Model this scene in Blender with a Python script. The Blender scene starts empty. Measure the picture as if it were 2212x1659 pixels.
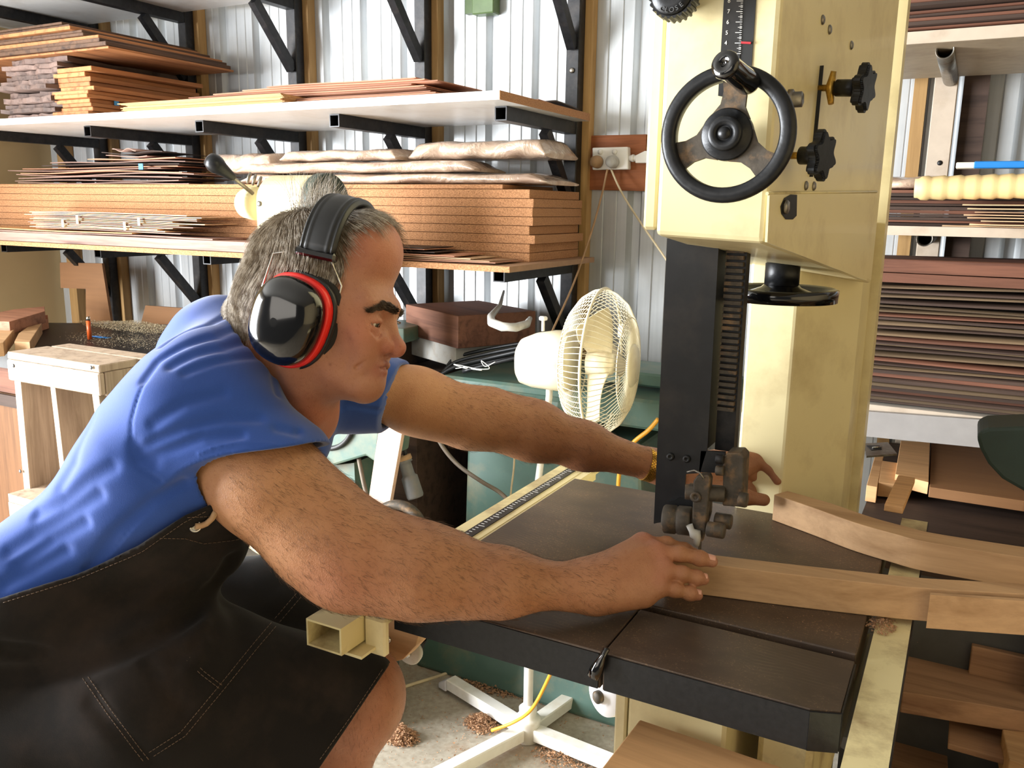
import bpy, bmesh, random
import numpy as np
from math import *
from mathutils import Vector, Matrix
random.seed(7); rng=np.random.default_rng(11)
S=bpy.context.scene; COL=S.collection
# ---------- camera model: 2212 x 1659 frame ----------
F=1840.; W,H=2212,1659
YAW,PITCH,ROLL=radians(28),radians(11.7),radians(.85)
cf=np.array([-sin(YAW)*cos(PITCH),cos(YAW)*cos(PITCH),-sin(PITCH)])
_r=np.array([cos(YAW),sin(YAW),0.]); _u=np.cross(_r,cf)
cr=_r*cos(ROLL)+_u*sin(ROLL); cu=-_r*sin(ROLL)+_u*cos(ROLL)
CAM=np.array([0,0,1.5])
def at(x,y,X=None,Y=None,Z=None):
    d=cf*F+cr*(x-W/2)-cu*(y-H/2)
    t=(X-CAM[0])/d[0] if X is not None else (Y-CAM[1])/d[1] if Y is not None else (Z-CAM[2])/d[2]
    return CAM+d*t
def dp(x,y,d):
    """the point seen at pixel x,y at depth d (metres along the view axis)"""
    return CAM+(cf*F+cr*(x-W/2)-cu*(y-H/2))*(d/F)
cam=bpy.data.cameras.new('camera'); cam.sensor_width=36; cam.lens=36*F/W; cam.clip_start=.02
co=bpy.data.objects.new('camera',cam); COL.objects.link(co)
m=Matrix.Identity(4)
for i in range(3):
    m[i][0]=cr[i]; m[i][1]=cu[i]; m[i][2]=-cf[i]; m[i][3]=CAM[i]
co.matrix_world=m; S.camera=co
# ---------- materials ----------
def srgb(h):
    if isinstance(h,str):
        h=h.lstrip('#'); c=[int(h[i:i+2],16)/255 for i in (0,2,4)]
    else: c=[v/255 for v in h]
    return tuple((v/12.92 if v<=.04045 else ((v+.055)/1.055)**2.4) for v in c)+(1,)
MATS={}
class NT:
    def __init__(s,name):
        s.m=bpy.data.materials.new(name); s.m.use_nodes=True; s.t=s.m.node_tree; s.N=s.t.nodes; s.L=s.t.links
        s.p=s.N['Principled BSDF']; s.tc=None
    def n(s,ty,**k):
        x=s.N.new(ty)
        for a,b in k.items():
            if a in('i',):
                for kk,v in b.items():
                    if isinstance(v,bpy.types.NodeSocket): s.L.new(v,x.inputs[kk])
                    else: x.inputs[kk].default_value=v
            else: setattr(x,a,b)
        return x
    def co(s,scale=(1,1,1),space='Object'):
        tc=s.n('ShaderNodeTexCoord')
        return s.n('ShaderNodeMapping',i={'Vector':tc.outputs[space],'Scale':scale}).outputs[0]
    def noise(s,vec,scale=5,detail=4,rough=.55,dist=0):
        return s.n('ShaderNodeTexNoise',i={'Vector':vec,'Scale':scale,'Detail':detail,'Roughness':rough,'Distortion':dist}).outputs['Fac']
    def ramp(s,fac,stops):
        r=s.n('ShaderNodeValToRGB',i={'Fac':fac}); e=r.color_ramp.elements
        while len(e)<len(stops): e.new(.5)
        for k,(p,c) in enumerate(stops): e[k].position=p; e[k].color=c if len(c)==4 else tuple(c)+(1,)
        return r.outputs[0]
    def mix(s,fac,a,b,mode='MIX'):
        x=s.n('ShaderNodeMix',data_type='RGBA',blend_type=mode)
        for k,v in ((0,fac),(6,a),(7,b)):
            if isinstance(v,bpy.types.NodeSocket): s.L.new(v,x.inputs[k])
            else: x.inputs[k].default_value=v
        return x.outputs[2]
    def math(s,op,a,b=0,c=0):
        x=s.n('ShaderNodeMath',operation=op)
        for k,v in enumerate((a,b,c)):
            if isinstance(v,bpy.types.NodeSocket): s.L.new(v,x.inputs[k])
            else: x.inputs[k].default_value=v
        return x.outputs[0]
    def bump(s,h,strength=.3,dist=.002):
        b=s.n('ShaderNodeBump',i={'Height':h,'Strength':strength,'Distance':dist})
        s.L.new(b.outputs[0],s.p.inputs['Normal'])
    def out(s,color=None,rough=.6,metal=0,spec=.5,**k):
        def put(key,v):
            if isinstance(v,bpy.types.NodeSocket): s.L.new(v,s.p.inputs[key])
            else: s.p.inputs[key].default_value=v
        if color is not None: put('Base Color',color)
        put('Roughness',rough); put('Metallic',metal); put('Specular IOR Level',spec)
        for a,b in k.items(): put(a.replace('_',' '),b)
        MATS[s.m.name]=s.m; return s.m
K=(0,0,0,1)
def plain(name,col,rough=.6,metal=0,var=.12,scale=30,bump=0,spec=.5,dirt=None,dirt_amt=.5,dscale=6,**k):
    t=NT(name); v=t.co(); c=srgb(col)
    f=t.noise(v,scale,3)
    a=tuple(x*(1-var) for x in c[:3])+(1,); b=tuple(min(1,x*(1+var)) for x in c[:3])+(1,)
    colr=t.ramp(f,[(.3,a),(.7,b)])
    if dirt:
        g=t.noise(v,dscale,6,.65); g=t.ramp(g,[(.5,K),(.72,(dirt_amt,)*3+(1,))])
        colr=t.mix(g,colr,srgb(dirt))
    if bump: t.bump(f,bump,.002)
    return t.out(colr,rough,metal,spec,**k)
def wood(name,col,dark,axis=0,rough=.65,var=.25,s=1.,ring=18.,hue=.0,bump=.25):
    """grain runs along the given local axis; tone varies from object to object"""
    t=NT(name); sc=[ring*s]*3; sc[axis]=ring*s*.06; v=t.co(tuple(sc))
    oi=t.n('ShaderNodeObjectInfo')
    off=t.n('ShaderNodeVectorMath',operation='SCALE',i={0:(37.,17.,29.)}); t.L.new(oi.outputs['Random'],off.inputs['Scale'])
    ad=t.n('ShaderNodeVectorMath',operation='ADD',i={0:v,1:off.outputs[0]}).outputs[0]
    f=t.noise(ad,1.6,5,.6,.6); fine=t.noise(ad,9,3,.7)
    c=srgb(col); d=srgb(dark)
    lite=tuple(min(1,x*1.18) for x in c[:3])+(1,)
    base=t.ramp(f,[(.25,d),(.5,c),(.75,lite)])
    fr=t.ramp(fine,[(.3,(.8,.78,.75,1)),(.6,(1,1,1,1))])
    base=t.mix(.6,base,fr,'MULTIPLY')
    rv=t.math('MULTIPLY_ADD',oi.outputs['Random'],var*2,1-var)
    hs=t.n('ShaderNodeHueSaturation',i={'Color':base,'Value':rv,'Saturation':1.0})
    t.bump(fine,bump,.001)
    return t.out(hs.outputs[0],rough,spec=.3)
wood('pine_stud','#a98656','#7d5c34',axis=2)
wood('cedar','#b38560','#85583c',axis=0,var=.22)
wood('cedar_end','#c98a52','#9d6233',axis=1,var=.25)
wood('veneer_red','#ab7a60','#7a4e3a',axis=0,var=.28)
wood('veneer_gold','#c79a6a','#9a7044',axis=0,var=.22)
wood('veneer_purple','#8f7266','#5d463f',axis=0,var=.3)
wood('veneer_olive','#66543f','#3f3227',axis=0,var=.3)  # olive, rust and dark veneers are darkened to imitate shade on the right rack
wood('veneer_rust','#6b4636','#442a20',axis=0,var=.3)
wood('veneer_pale','#cbaa86','#94725a',axis=0,var=.2)
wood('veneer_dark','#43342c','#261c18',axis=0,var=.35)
wood('slab_rough','#6d5a52','#33241f',axis=1,var=.35,bump=.9)
wood('orange_board','#b0764a','#6e4228',axis=1,var=.25)
wood('dark_board','#58402f','#2b1d17',axis=1,var=.3)
wood('cherry','#bd9870','#9c7650',axis=0,var=.07,ring=14)
wood('cherry_flat','#cc9f70','#b28455',axis=0,var=.08,ring=9)
wood('offcut','#b08a6c','#7c5a44',axis=0,var=.2)
wood('hardwood_block','#75503f','#4a2e25',axis=0,var=.05)
wood('stool_wood','#b3a08c','#857260',axis=2,var=.05)
wood('socket_board','#9a5c36','#74401f',axis=0,var=.05)
wood('mdf_brown','#86603f','#735033',axis=0,var=.05,ring=3)
def chip(name,c1,c2):
    t=NT(name); v=t.co((60,160,160)); f=t.noise(v,3,4,.8); g=t.noise(t.co((1,1,1)),4,3)
    a=t.ramp(f,[(.35,srgb(c2)),(.5,srgb(c1)),(.66,tuple(min(1,x*1.5) for x in srgb(c1)[:3])+(1,))])
    t.bump(f,.5,.002); return t.out(a,.85,spec=.2)
chip('chipboard','#ab7d58','#7c5236')
plain('chip_face','#9f7b5c',.7,var=.1)
def steel():
    t=NT('sheet_steel'); v=t.co((1,1,1)); f=t.noise(t.co((40,40,1.5)),2,4); g=t.noise(v,3,5,.6)
    c=t.ramp(g,[(.3,srgb('#b9bdc0')),(.7,srgb('#cfd2d3'))]); c=t.mix(.15,c,t.ramp(f,[(.3,srgb('#8f9192')),(.7,srgb('#ffffff'))]),'MULTIPLY')
    return t.out(c,.38,.35,.5)
steel()
plain('black_steel','#1b1b1d',.42,.3,var=.5,scale=60,dirt='#4d4540',dirt_amt=.35,dscale=25)
plain('saw_black','#151618',.4,.1,var=.3,scale=40,dirt='#50463c',dirt_amt=.25,dscale=12)
plain('cast_black','#1d1e20',.38,.4,var=.25,scale=120,bump=.15)
plain('saw_cream','#ddd0a2',.42,0,var=.03,scale=4,dirt='#8d6f3a',dirt_amt=.35,dscale=7,Coat_Weight=.08)
plain('saw_cream_dusty','#d8ca98',.45,0,var=.06,scale=8,dirt='#6e4a28',dirt_amt=.8,dscale=9)
plain('melamine_white','#eceae6',.35,var=.02,dirt='#b9ab98',dirt_amt=.4,dscale=5)
plain('paint_shaded','#b9aa98',.5,var=.05,dirt='#8a7258',dirt_amt=.5,dscale=6)  # white paint darkened to stand in for shade on the right rack
plain('paint_white','#f1efe9',.4,var=.02,dirt='#c9b99a',dirt_amt=.45,dscale=8)
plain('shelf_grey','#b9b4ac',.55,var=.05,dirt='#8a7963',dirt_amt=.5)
plain('panel_grey','#8f8b88',.5,var=.05)
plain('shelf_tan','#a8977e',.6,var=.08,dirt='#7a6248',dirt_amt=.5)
plain('fan_cream','#e5dcc0',.4,var=.03,dirt='#a98a5c',dirt_amt=.45,dscale=14)
plain('fan_blade','#ded2b2',.4,var=.03,dirt='#8f7048',dirt_amt=.6)
plain('plastic_white','#e9e6de',.35,var=.02)
plain('rubber_black','#141414',.55,var=.2)
plain('gloss_black','#050506',.12,var=.2,Coat_Weight=.6,Coat_Roughness=.05)
plain('vinyl_black','#17181a',.42,var=.3,scale=50)
plain('muff_red','#e0251d',.35,var=.05)
plain('foam_black','#1c1a19',.9,var=.3)
plain('chrome','#c8c6c0',.22,1,var=.05)
plain('steel_dull','#8a867e',.4,.85,var=.2,scale=80,dirt='#6a4a2c',dirt_amt=.5,dscale=30)
plain('dusty_steel','#4d463d',.6,.4,var=.25,scale=90,dirt='#a07b52',dirt_amt=.6,dscale=40,bump=.3)
plain('brass','#b89040',.3,.9,var=.25,scale=300)
plain('grey_plastic','#b4b2ac',.45,var=.05,dirt='#8f7a5e',dirt_amt=.5,dscale=30)
plain('dark_grey','#4a4b4c',.5,var=.1)
plain('green_machine','#4b655b',.42,var=.08,scale=10,dirt='#8d7f60',dirt_amt=.55,dscale=6)
plain('green_dark','#25362f',.55,var=.1,dirt='#4a4c3c',dirt_amt=.15)
plain('green_box','#53673f',.5,var=.1)
plain('blue_grey','#5b6b7c',.5,var=.1,dirt='#8a7355',dirt_amt=.5)
plain('yellow_cord','#d59a2a',.45,var=.08)
plain('beige_cord','#c9b895',.5,var=.08)
plain('grey_cord','#75695b',.6,var=.15)
plain('cream_wall','#c9b48a',.8,var=.05,scale=3)
plain('ceiling_grey','#8d8b86',.8,var=.05)
plain('masking_tape','#e9e2cf',.6,var=.03)
plain('blue_tape','#3f86b8',.5,var=.05)
plain('blue_plastic','#2379c2',.4,var=.03)
plain('pvc','#e6dfcc',.4,var=.02)
plain('paper_roll','#d8bd85',.6,var=.06,scale=8)
plain('orange_plastic','#cf5a23',.4,var=.05)
plain('red_print','#b4232c',.5,var=.1)
plain('white_print','#e8e6e0',.6,var=.02)
plain('leather','#a98763',.7,var=.15)
plain('cap_white','#d8d6da',.35,var=.04)
plain('shavings','#a8805f',.85,var=.35,scale=120)
plain('shavings_pale','#d8c9a8',.9,var=.25,scale=200,bump=.5)
plain('mid_grey','#6f6f70',.5,var=.06,dirt='#8f7a5e',dirt_amt=.3,dscale=30)
wood('ply_shaded','#6e4c30','#50341f',axis=2,var=.05)  # plywood darkened to imitate the shade on the router bench cabinet
plain('cardboard','#a8794c',.8,var=.06)
plain('stitch','#6f5a48',.7,var=.1)
plain('eye_white','#cfc4b8',.15,var=.03); plain('iris','#4d4a38',.1,var=.3,scale=300); plain('pupil','#050505',.05)
plain('nail','#d09a86',.3,var=.04)
plain('pink_board','#c7a793',.6,var=.08,scale=14,dirt='#8e7060',dirt_amt=.5,dscale=40)
def wrap():
    t=NT('plastic_wrap'); v=t.co((1,1,1)); f=t.noise(v,9,5,.6,1.5)
    t.bump(f,.6,.02)
    c=t.ramp(f,[(.3,srgb('#9c8372')),(.6,srgb('#c3ab95')),(.75,srgb('#e6dccf'))])
    return t.out(c,.16,0,.7,Coat_Weight=.7)
wrap()
def clear_wrap():
    t=NT('clear_film'); f=t.noise(t.co(),14,4,.6,1.2); t.bump(f,.5,.01)
    return t.out(srgb('#e8e0d6'),.15,0,.6,Alpha=.45)
clear_wrap()
def floor_mat():
    t=NT('concrete_floor'); v=t.co(); f=t.noise(v,3,8,.6); g=t.noise(v,60,3)
    c=t.ramp(f,[(.3,srgb('#8f8677')),(.7,srgb('#b6ad9d'))]); c=t.mix(.25,c,t.ramp(g,[(.3,srgb('#77654f')),(.7,srgb('#d2cabb'))]))
    d=t.ramp(t.noise(v,4.3,7,.7),[(.52,K),(.7,(.6,.6,.6,1))]); c=t.mix(d,c,srgb('#8d6a4a'))
    t.bump(g,.2,.002); return t.out(c,.55,spec=.35)
floor_mat()
def table_mat():
    """milled cast iron, brown with use, sawdust in the scratches"""
    t=NT('cast_iron_table'); v=t.co((1,1,1)); a=t.noise(t.co((1.6,3,1)),2.2,5,.6); fine=t.noise(t.co((30,160,1)),3,3,.6)
    c=t.ramp(a,[(.3,srgb('#362c25')),(.55,srgb('#473a30')),(.8,srgb('#584a3c'))])
    sc=None
    for cx,cy,n_ in((-.2,1.9,150.),(.25,1.3,170.)):
        mp=t.n('ShaderNodeMapping',i={'Vector':v,'Location':(-cx,-cy,0)}); L=t.n('ShaderNodeVectorMath',operation='LENGTH',i={0:mp.outputs[0]}).outputs['Value']
        w=t.math('SINE',t.math('ADD',t.math('MULTIPLY',L,n_*6.),t.math('MULTIPLY',t.noise(v,3,3),8.)))
        q=t.math('MULTIPLY',t.ramp(w,[(.75,K),(.99,(.55,.55,.55,1))]),t.ramp(t.noise(v,4+n_*.01,5,.65),[(.52,K),(.70,(1,1,1,1))])); sc=q if sc is None else t.math('MAXIMUM',sc,q)
    c=t.mix(sc,c,srgb('#86705a'))
    pa=t.ramp(t.noise(t.co((2,3.2,1)),2.4,6,.65),[(.42,K),(.70,(1,1,1,1))])
    c=t.mix(t.math('MULTIPLY',pa,.6),c,srgb('#6b5644'))
    sp=t.ramp(t.noise(v,380,2,.6),[(.60,K),(.68,(.8,.8,.8,1))]); c=t.mix(t.math('MULTIPLY',sp,pa),c,srgb('#a98a66'))
    return t.out(c,t.ramp(a,[(.3,(.36,.36,.36,1)),(.7,(.5,.5,.5,1))]),.25,.5)
table_mat()
def fabric(name,col,wv=900,var=.1,rough=.85,dirt=None,damt=.5,ds=5,bump=.25,sheen=.3):
    t=NT(name); v=t.co(); c=srgb(col)
    f=t.noise(v,wv,2); g=t.noise(v,5,4,.6)
    a=tuple(x*(1-var) for x in c[:3])+(1,); b=tuple(min(1,x*(1+var)) for x in c[:3])+(1,)
    cc=t.ramp(g,[(.3,a),(.7,b)])
    if dirt:
        k=t.ramp(t.noise(v,ds,7,.65),[(.5,K),(.78,(damt,)*3+(1,))]); cc=t.mix(k,cc,srgb(dirt))
    cc=t.mix(.35,cc,t.ramp(f,[(.3,(.7,.7,.7,1)),(.7,(1,1,1,1))]),'MULTIPLY')
    t.bump(f,bump,.0008); return t.out(cc,rough,0,.2,Sheen_Weight=sheen)
fabric('shirt_blue','#2d4e9c',sheen=.3)
fabric('apron_cloth','#1c1917',dirt='#43362f',damt=.5,ds=7,var=.2,sheen=.05,rough=.95)
fabric('hair_cap','#6f6455',wv=300)
def skin():
    t=NT('skin'); v=t.co()
    vc=t.n('ShaderNodeVertexColor',layer_name='tone').outputs[0]
    m1=t.ramp(t.noise(v,38,5,.6),[(.35,(.86,.8,.78,1)),(.65,(1.0,1.0,1.0,1))])
    c=t.mix(.8,vc,m1,'MULTIPLY')
    fr=t.ramp(t.noise(v,260,2,.5),[(.30,(.72,.6,.5,1)),(.42,(1,1,1,1))]); c=t.mix(.35,c,fr,'MULTIPLY')
    p=t.n('ShaderNodeTexVoronoi',i={'Vector':v,'Scale':620.}).outputs['Distance']; wr=t.noise(t.co((1,1,1)),130,5,.7)
    t.bump(t.math('ADD',t.math('MULTIPLY',p,.5),wr),.38,.0016)
    return t.out(c,.48,0,.42,Subsurface_Weight=.06,Subsurface_Radius=(.008,.003,.0015),Subsurface_Scale=1.)
skin()
def hairm(name,a,b):
    t=NT(name); oi=t.n('ShaderNodeTexCoord'); f=t.noise(t.co(),90,2,.6)
    return t.out(t.ramp(f,[(.35,srgb(a)),(.65,srgb(b))]),.42,0,.45)
hairm('hair_grey','#85766200'[:7],'#cfc6b8'); hairm('hair_under','#5d4e3d','#94836c'); hairm('hair_brown','#3a2a1e','#6b4d35'); hairm('brow_hair','#33261d','#5e4c3d'); hairm('straw','#a88a64','#d6bd94')
# ---------- things ----------
def link(o,parent=None):
    COL.objects.link(o)
    if parent is not None: o.parent=parent
    return o
def tag(o,label=None,cat=None,group=None,kind=None):
    if label: o['label']=label
    if cat: o['category']=cat
    if group: o['group']=group
    if kind: o['kind']=kind
    return o
def thing(name,label,cat,loc=(0,0,0),rz=0,group=None):
    o=bpy.data.objects.new(name,None); o.empty_display_size=.05; o.location=Vector(loc); o.rotation_euler=(0,0,rz)
    link(o); return tag(o,label,cat,group)
class MB:
    def __init__(s): s.bm=bmesh.new()
    def box(s,c,sz,rot=None,bev=0,seg=1):
        b=bmesh.new(); bmesh.ops.create_cube(b,size=1)
        bmesh.ops.scale(b,vec=Vector(sz),verts=b.verts)
        if bev: bmesh.ops.bevel(b,geom=b.edges[:],offset=bev,segments=seg,affect='EDGES',profile=.5)
        M=Matrix.Translation(Vector(c))
        if rot is not None: M=M@(rot.to_4x4() if isinstance(rot,Matrix) else Matrix.Rotation(rot,4,'Z'))
        return s.add(b,M)
    def bx(s,x0,x1,y0,y1,z0,z1,bev=0,seg=1):
        return s.box(((x0+x1)/2,(y0+y1)/2,(z0+z1)/2),(abs(x1-x0),abs(y1-y0),abs(z1-z0)),None,bev,seg)
    def add(s,b,M=None):
        if M is not None: bmesh.ops.transform(b,matrix=M,verts=b.verts)
        me=bpy.data.meshes.new('tmp'); b.to_mesh(me); b.free(); s.bm.from_mesh(me); bpy.data.meshes.remove(me); return s
    def bar(s,a,b,w,h,bev=0,up=(0,0,1),hollow=0):
        """rectangular bar from a to b; w across, h along up"""
        a,b=Vector(a),Vector(b); d=(b-a); L=d.length; d.normalize(); x=d.cross(Vector(up)).normalized(); z=x.cross(d)
        R=Matrix((x,d,z)).transposed()
        if hollow:
            t=hollow
            for cx,cz,sx,sz in((0,h/2-t/2,w,t),(0,-h/2+t/2,w,t),(w/2-t/2,0,t,h-2*t),(-w/2+t/2,0,t,h-2*t)):
                s.box((a+b)/2+R@Vector((cx,0,cz)),(sx,L,sz),R)
            return s
        return s.box((a+b)/2,(w,L,h),R,bev)
    def tube(s,pts,r,seg=10,cap=True,closed=False):
        P=[Vector(p) for p in pts]; n=len(P); rs=r if hasattr(r,'__len__') else [r]*n
        bm=s.bm; rings=[]; up=None
        for i in range(n):
            if closed: t=(P[(i+1)%n]-P[i-1])
            else: t=P[min(i+1,n-1)]-P[max(i-1,0)]
            t.normalize()
            if up is None:
                up=t.orthogonal().normalized()
            else:
                up=(up-t*up.dot(t))
                up=up.normalized() if up.length>1e-6 else t.orthogonal().normalized()
            v=t.cross(up)
            rings.append([bm.verts.new(P[i]+(up*cos(2*pi*k/seg)+v*sin(2*pi*k/seg))*rs[i]) for k in range(seg)])
        for i in range(n if closed else n-1):
            A,B=rings[i],rings[(i+1)%n]
            for k in range(seg):
                f=bm.faces.new((A[k],A[(k+1)%seg],B[(k+1)%seg],B[k])); f.smooth=True
        if cap and not closed:
            bm.faces.new(rings[0][::-1]); bm.faces.new(rings[-1])
        return s
    def lathe(s,prof,seg=32,M=None,smooth=True):
        """prof: (r,z) pairs about local z"""
        b=bmesh.new(); rings=[]
        for r,z in prof:
            if r<1e-6: rings.append([b.verts.new((0,0,z))])
            else: rings.append([b.verts.new((r*cos(2*pi*k/seg),r*sin(2*pi*k/seg),z)) for k in range(seg)])
        for A,B in zip(rings,rings[1:]):
            for k in range(seg):
                k2=(k+1)%seg
                if len(A)==1 and len(B)==1: continue
                if len(A)==1: f=b.faces.new((A[0],B[k2],B[k]))
                elif len(B)==1: f=b.faces.new((A[k],A[k2],B[0]))
                else: f=b.faces.new((A[k],A[k2],B[k2],B[k]))
                f.smooth=smooth
        closed=prof[0]==prof[-1]
        if len(rings[0])>1 and not closed: b.faces.new(rings[0][::-1])
        if len(rings[-1])>1 and not closed: b.faces.new(rings[-1])
        if closed: bmesh.ops.remove_doubles(b,verts=b.verts,dist=1e-6)
        bmesh.ops.recalc_face_normals(b,faces=b.faces)
        return s.add(b,M)
    def prism(s,pts,depth,M=None,bev=0,holes=None):
        """polygon in local xy, extruded along +z by depth"""
        b=bmesh.new(); vs=[b.verts.new((p[0],p[1],0)) for p in pts]; f=b.faces.new(vs)
        r=bmesh.ops.extrude_face_region(b,geom=[f]); bmesh.ops.translate(b,vec=(0,0,depth),verts=[v for v in r['geom'] if isinstance(v,bmesh.types.BMVert)])
        bmesh.ops.recalc_face_normals(b,faces=b.faces)
        if bev: bmesh.ops.bevel(b,geom=[e for e in b.edges],offset=bev,segments=2,affect='EDGES')
        return s.add(b,M)
    def hexa(s,A,B):
        """two quads of points, joined"""
        bm=s.bm; a=[bm.verts.new(Vector(p)) for p in A]; b=[bm.verts.new(Vector(p)) for p in B]; n=len(a)
        fs=[bm.faces.new(a[::-1]),bm.faces.new(b)]+[bm.faces.new((a[i],a[(i+1)%n],b[(i+1)%n],b[i])) for i in range(n)]
        return s
    def sheet(s,fn,nu,nv,th=.002):
        """thin solid sheet: fn(u,v)->point top"""
        bm=s.bm; T=[[bm.verts.new(Vector(fn(i/nu,j/nv))) for j in range(nv+1)] for i in range(nu+1)]
        Bt=[[bm.verts.new(v.co-Vector((0,0,th))) for v in row] for row in T]
        for i in range(nu):
            for j in range(nv):
                f=bm.faces.new((T[i][j],T[i+1][j],T[i+1][j+1],T[i][j+1])); f.smooth=True
                f=bm.faces.new((Bt[i][j],Bt[i][j+1],Bt[i+1][j+1],Bt[i+1][j])); f.smooth=True
        for i in range(nu):
            bm.faces.new((T[i][0],Bt[i][0],Bt[i+1][0],T[i+1][0])); bm.faces.new((T[i][nv],T[i+1][nv],Bt[i+1][nv],Bt[i][nv]))
        for j in range(nv):
            bm.faces.new((T[0][j],T[0][j+1],Bt[0][j+1],Bt[0][j])); bm.faces.new((T[nu][j],Bt[nu][j],Bt[nu][j+1],T[nu][j+1]))
        return s
    def build(s,name,mat,parent=None,origin=None,smooth=None,bevel=0,keep=False,**tags):
        me=bpy.data.meshes.new(name)
        if smooth:
            for f in s.bm.faces: f.smooth=True
        if parent is not None and keep:   # mesh given in world space, parent somewhere else
            mw=Matrix.Translation(parent.location)@Matrix.Rotation(parent.rotation_euler.z,4,'Z'); bmesh.ops.transform(s.bm,matrix=mw.inverted(),verts=s.bm.verts)
        if origin is not None: bmesh.ops.translate(s.bm,vec=-Vector(origin),verts=s.bm.verts)
        s.bm.to_mesh(me); s.bm.free(); me.materials.append(MATS[mat] if isinstance(mat,str) else mat)
        o=bpy.data.objects.new(name,me); link(o,parent)
        if origin is not None: o.location=Vector(origin)
        if bevel:
            b=o.modifiers.new('b','BEVEL'); b.width=bevel; b.segments=2; b.limit_method='ANGLE'
        tag(o,**tags); return o
def axisM(loc,zdir,xdir=None):
    z=Vector(zdir).normalized(); x=Vector(xdir) if xdir is not None else z.orthogonal(); x=(x-z*x.dot(z)).normalized(); y=z.cross(x)
    M=Matrix((x,y,z)).transposed().to_4x4(); M.translation=Vector(loc); return M
def struct(name,mb,mat,**k): return mb.build(name,mat,kind='structure',**k)
def dup(root,loc=None,rz=None,label=None,group=None):
    r=root.copy(); COL.objects.link(r)
    if loc is not None: r.location=Vector(loc)
    if rz is not None: r.rotation_euler=(0,0,rz)
    if label: r['label']=label
    if group: r['group']=group
    for c in [x for x in bpy.data.objects if x.parent==root]:
        d=c.copy(); COL.objects.link(d); d.parent=r
        for g in [x for x in bpy.data.objects if x.parent==c]:
            e=g.copy(); COL.objects.link(e); e.parent=d
    return r
def text(name,body,size,M,mat,parent,ext=.0004):
    """real lettering: a text curve turned into mesh"""
    c=bpy.data.curves.new(name,'FONT'); c.body=body; c.size=size; c.extrude=ext; c.align_x='CENTER'; c.align_y='CENTER'
    o=bpy.data.objects.new(name,c); COL.objects.link(o); dg=bpy.context.evaluated_depsgraph_get(); dg.update()
    me=bpy.data.meshes.new_from_object(o.evaluated_get(dg)); bpy.data.objects.remove(o); me.transform(M)
    me.materials.clear(); me.materials.append(MATS[mat]); ob=bpy.data.objects.new(name,me); link(ob,parent); return ob
def ordw(i,n):
    if i==0: return 'bottom'
    if i==n-1: return 'topmost'
    if i==n//2 and n>4: return 'middle'
    w=['','second','third','fourth','fifth','sixth','seventh','eighth','ninth','tenth','eleventh','twelfth']
    return (w[i]+' from the bottom') if i<n//2 else (w[n-1-i]+' from the top')
# ================= the setting =================
YW=2.85
m=MB(); m.bx(-5.2,2.6,-3,3.0,-.1,0); struct('floor',m,'concrete_floor')
# ribbed sheet steel wall
m=MB(); prof=[]; pitch=.19; x=-4.25
while x<2.55:
    prof+=[(x,0),(x+.045,0),(x+.048,.003),(x+.051,0),(x+.095,0),(x+.098,.003),(x+.101,0),(x+.136,0),(x+.150,.026),(x+.176,.026)]
    x+=pitch
bm=m.bm; v0=[bm.verts.new((a,YW+b,0)) for a,b in prof]; v1=[bm.verts.new((a,YW+b,2.9)) for a,b in prof]
for i in range(len(prof)-1): bm.faces.new((v0[i],v0[i+1],v1[i+1],v1[i]))
struct('wall_back',m,'sheet_steel')
m=MB()
for (a,b,c,d) in ((.5,2.9,0,2.9),(-3,-2.0,0,2.9),(-2.0,.5,2.45,2.9)): m.bx(-4.3,-4.2,a,b,c,d)
struct('wall_left',m,'cream_wall')
m=MB(); m.bx(2.5,2.6,-3,3.0,0,2.9); struct('wall_right',m,'cream_wall')
m=MB(); m.bx(-4.3,2.6,-3,3.0,2.9,3.0); struct('ceiling',m,'ceiling_grey')
PX=[-1.255,-1.872,-2.487,-3.10,-3.72]
for i,x in enumerate(PX):
    m=MB(); m.bx(x-.03,x+.048,2.805,2.848,0,2.9); struct('trim_%d'%(i+1),m,'pine_stud')
m=MB(); m.bx(x-.36,x-.30,2.80,2.848,0,2.9); struct('trim_6',m,'pine_stud')
m=MB(); m.bx(-.20,-.165,2.82,2.848,0,2.9); struct('trim_7',m,'pine_stud')
# ================= rack uprights =================
def upright(x,label):
    t=thing('rack_upright',label,'shelf bracket',(x,2.78,0),group='black steel uprights of the timber rack')
    m=MB(); m.bx(-.024,.024,-.022,.024,0,2.62,bev=.003); m.build('post','black_steel',t)
    for z in(1.788,1.318,2.295):
        m=MB(); m.bar((0,-.02,z-.02),(0,-.515,z-.02),.04,.04,hollow=.0035); a=m.build('bracket_arm','black_steel',t)
        m=MB(); m.bar((0,-.024,z-.265),(0,-.22,z-.045),.036,.03,up=(1,0,0)); m.build('brace','black_steel',t)
        m=MB(); M=axisM((0,-.022,z-.34),(0,-1,0)); m.lathe([(.009,0),(.009,.004),(.006,.006),(0,.006)],12,M); m.build('bolt','steel_dull',t)
    return t
LU=['black steel rack upright at the right end, nearest the power socket','black steel rack upright, second from the right end, right of the man\'s headband','black steel rack upright third from the right, above the lever machine','black steel rack upright fourth from the right, beside the stacked panels','black steel rack upright at the far left by the cream wall']
for x,l in zip(PX,LU): upright(x,l)
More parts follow.
